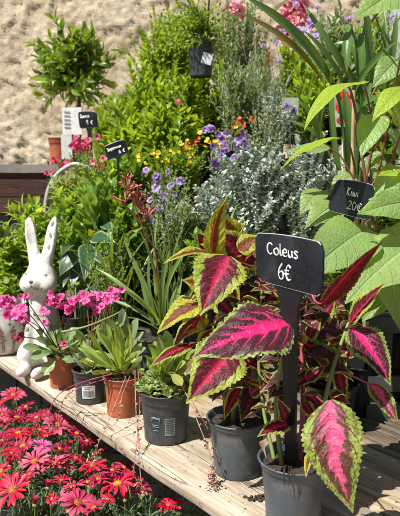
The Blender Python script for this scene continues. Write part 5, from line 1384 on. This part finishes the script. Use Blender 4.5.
# grey crate and pale tag in the shade at the right
b = on_bench(412, 1.35); b.z = BZ
cr = thing('slatted_crate', 'grey painted slatted crate standing in the shade at the right edge', 'crate', b)
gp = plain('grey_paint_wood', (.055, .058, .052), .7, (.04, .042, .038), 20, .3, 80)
mb = MB()
for dx in (-.08, 0, .08, .16): box(mb, b + Vector((dx, 0, .12)), (.05, .014, .24)); 
mb.build('slats', gp, cr, smooth=False)
mb = MB()
for z in (.02, .22, .085): box(mb, b + Vector((.04, -.014, z)), (.30, .013, .035))
mb.build('rails', gp, cr, smooth=False)
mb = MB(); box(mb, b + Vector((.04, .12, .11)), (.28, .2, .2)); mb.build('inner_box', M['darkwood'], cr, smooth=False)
c_ = at(336, 370, 1.2); cd = thing('cardboard_tag', 'plain beige cardboard tag in the shade behind the front coleus', 'tag', c_)
mb = MB(); box(mb, c_, (.044, .002, .042), .2); mb.build('card', plain('cardboard', (.5, .4, .27), .7), cd, smooth=False)
mb = MB(); box(mb, c_ + Vector((0, .003, -.045)), (.005, .003, .09), .2); mb.build('stake', M['white'], cd, smooth=False)
b = on_bench(372, 1.2)
pg = thing('small_pot', 'empty looking black pot in the shade below the right hand coleus leaf', 'flowerpot', on_bench(352, 1.28) + Vector((.03, .1, 0)))
pot(pg, on_bench(352, 1.28) + Vector((.03, .1, 0)), .055, .12, M['black'])

# ================================================================== DAISIES
DP = [(22, 405, 1.66, 'pink and rose daisy plant under the left end of the bench'), (70, 440, 1.38, 'rose and red daisy plant right below the hanging reddish runner'), (18, 440, 1.45, 'mixed red and pink daisy plant at the left picture edge'),
      (25, 500, 1.13, 'large flowered red daisy plant, nearest at the lower left'), (85, 495, 1.12, 'pink daisy plant with the broad yellow eyed flower, nearest below the bench'), (135, 490, 1.08, 'crimson daisy plant in the shade of the bench edge'), (172, 512, 1.0, 'daisy plant with one small red flower, last one at the right')]
roots = []
for (px, py, Y, lb) in DP:
    d_ = ray(px, py); c_ = CAM + d_ * ((.735 - EYE) / d_.z); base = Vector((c_.x, c_.y, .735 - .25))
    rt = thing('daisy_plant', lb, 'daisy', base, 'daisy plants in front of the bench')
    pot(rt, base, .07, .1, M['charcoal'])
    ml, ms = MB(), MB()
    for i in range(95):
        a = U(0, 6.28); q = U(0, 1) ** .5 * .14
        e = base + Vector((math.cos(a) * q, math.sin(a) * q, U(.15, .235) - q * .15))
        shoot(ml, ms, base + Vector((U(-.03, .03), U(-.03, .03), .09)), e, 'narrow', .034, .0075, r=.0011, lo=.3, ang=50, bend=.15, pair=2, taper=.8, jit=.5)
    ms.build('stems', M['stemg'], rt); ml.build('foliage', M['daisyg'], rt)
    roots.append((rt, base, px, py))
FL = [(140, 488, 22, 'drose', 1), (94, 508, 22, 'drose', 0), (14, 388, 26, 'dpink', 0), (3, 396, 22, 'dred', 0), (17, 411, 27, 'drose', 0), (5, 422, 28, 'dpink', 0), (18, 433, 30, 'dred', 1), (37, 418, 27, 'drose', 0), (58, 425, 31, 'dpink', 0), (40, 430, 18, 'dred', 0), (42, 447, 20, 'mag', 0), (35, 461, 34, 'dpink', 0),
      (54, 464, 34, 'dpink', 0), (76, 458, 22, 'drose', 1), (93, 465, 28, 'dred', 1), (1, 471, 20, 'dred', 0), (13, 490, 40, 'dred', 0), (62, 480, 20, 'dred', 0), (73, 487, 27, 'dpink', 1), (78, 503, 36, 'dpink', 0), (118, 484, 38, 'dred', 1), (99, 479, 28, 'drose', 1), (52, 499, 14, 'dred', 0), (108, 499, 16, 'dred', 1),
      (2, 441, 24, 'drose', 0), (77, 433, 20, 'drose', 0), (124, 467, 22, 'drose', 1), (169, 505, 26, 'dred', 1), (134, 480, 20, 'drose', 1), (26, 400, 20, 'drose', 0), (87, 441, 18, 'drose', 1), (101, 450, 18, 'drose', 1), (2, 408, 18, 'dpink', 0), (23, 446, 24, 'drose', 0), (60, 449, 22, 'drose', 0), (30, 474, 18, 'drose', 1), (66, 466, 18, 'dpink', 1), (44, 408, 14, 'drose', 0), (112, 470, 20, 'drose', 1), (88, 482, 18, 'drose', 1), (45, 436, 18, 'dred', 0), (12, 453, 22, 'dred', 1)]
for (px, py, w, mt, sidev) in FL:
    # height plane just under the bench edge
    if py < 415: py += 7
    d = ray(px, py); z = .75 + U(-.012, .012)
    tt = (z - EYE) / d.z; p = CAM + d * tt
    rt, base, _, _ = min(roots, key=lambda q: (q[1].xy - p.xy).length)
    rad = w * .5 * ((p - CAM).dot(Vector((0, CP, -SP)))) / F * 1.06
    tilt = ndir(Vector((U(-.4, .4), U(-.6, .1), .9))) if not sidev else ndir(Vector((U(-.3, .3), -.0 + U(-.2, .15), 1)))
    mb = MB(); s_ = tilt.cross(Vector((1, .1, 0))).normalized(); b_ = tilt.cross(s_)
    ph = U(0, 6)
    npet = int(U(17, 22)) if w > 20 else 14
    for ring in range(2 if w > 22 and U(0, 1) < .5 else 1):
        for i in range(npet):
            a = ph + 2 * math.pi * i / npet + U(-.07, .07) + ring * .15
            o = s_ * math.cos(a) + b_ * math.sin(a)
            dd = ndir(o + tilt * (U(-.18, .16) + ring * .3 + (.12 if not sidev else -.05)))
            mb.leaf(random.choice(T['dpetal']), frame(p + o * rad * .16, dd, tilt - o * .1 + rvec(.18), rad * U(.68, .93) * (1 - .25 * ring)))
    fh = mb.build('flower_head', M[mt], rt)
    mb = MB(); vs = []
    K = 16; RR = 6; dr = rad * U(.2, .26)
    for i in range(RR + 1):
        th = (math.pi / 2) * i / RR
        for j in range(K):
            a = 2 * math.pi * j / K; rr = dr * math.sin(th) * (1 + U(-.04, .04))
            vs.append(tuple(p + s_ * math.cos(a) * rr + b_ * math.sin(a) * rr + tilt * (dr * .55 * math.cos(th) + U(0, .0006))))
    mb.add(np.array(vs), grid_q(RR, K, True)); mb.build('disc', M['disc' if RND() < .6 else 'disc_dark'], fh)
    ms = MB(); f = base + Vector((U(-.03, .03), U(-.03, .03), .1))
    tube(ms, catmull([f, f.lerp(p, .6) + rvec(.008), p - tilt * rad * .1]), .0015, .0014, 6)
    ms.build('flower_stalk', M['stemg'], fh)
for (px, py) in ((28, 480), (48, 488), (66, 500), (90, 475), (10, 466), (105, 488), (70, 448), (125, 500), (142, 496), (35, 505), (50, 412), (84, 452)):
    d = ray(px, py); p = CAM + d * ((.735 - EYE) / d.z)
    rt, base, _, _ = min(roots, key=lambda q: (q[1].xy - p.xy).length)
    mb = MB()
    for i in range(11):
        a = i * 2.4; o = Vector((math.cos(a), math.sin(a), 0)); mb.leaf(random.choice(T['petal']), frame(p + o * .003, o * .35 + Vector((0, 0, 1)), -o + Vector((0, 0, .2)), .019))
    fh = mb.build('flower_bud', M[random.choice(('dred', 'drose'))], rt)
    ms = MB(); f = base + Vector((0, 0, .1)); tube(ms, catmull([f, f.lerp(p, .6) + rvec(.008), p]), .0015, .0018, 6); ball(ms, p, (.006, .006, .005), 6)
    ms.build('bud_stalk', M['stemg'], fh)
# table carrying the daisies
tb = thing('low_plank_table', 'low dark plank table under the daisy plants', 'table', (-.25, 1.25, 0))
zt = min(r[1].z for r in roots) 
for k_ in range(3):
    mb = MB(); board(mb, -.4, 1.4, -.42 + k_ * .14, -.29 + k_ * .14, zt - .002, .025, 40, .0, k_ * 3, .002); mb.build('board', M['old'], tb)
for a in (-.3, 1.3):
    for s_ in (-.36, -.06):
        mb = MB(); P = run_pt(a, s_, (zt - .03) / 2); box(mb, P, (.05, .05, zt - .03), EVA); mb.build('leg', M['old'], tb, smooth=False)
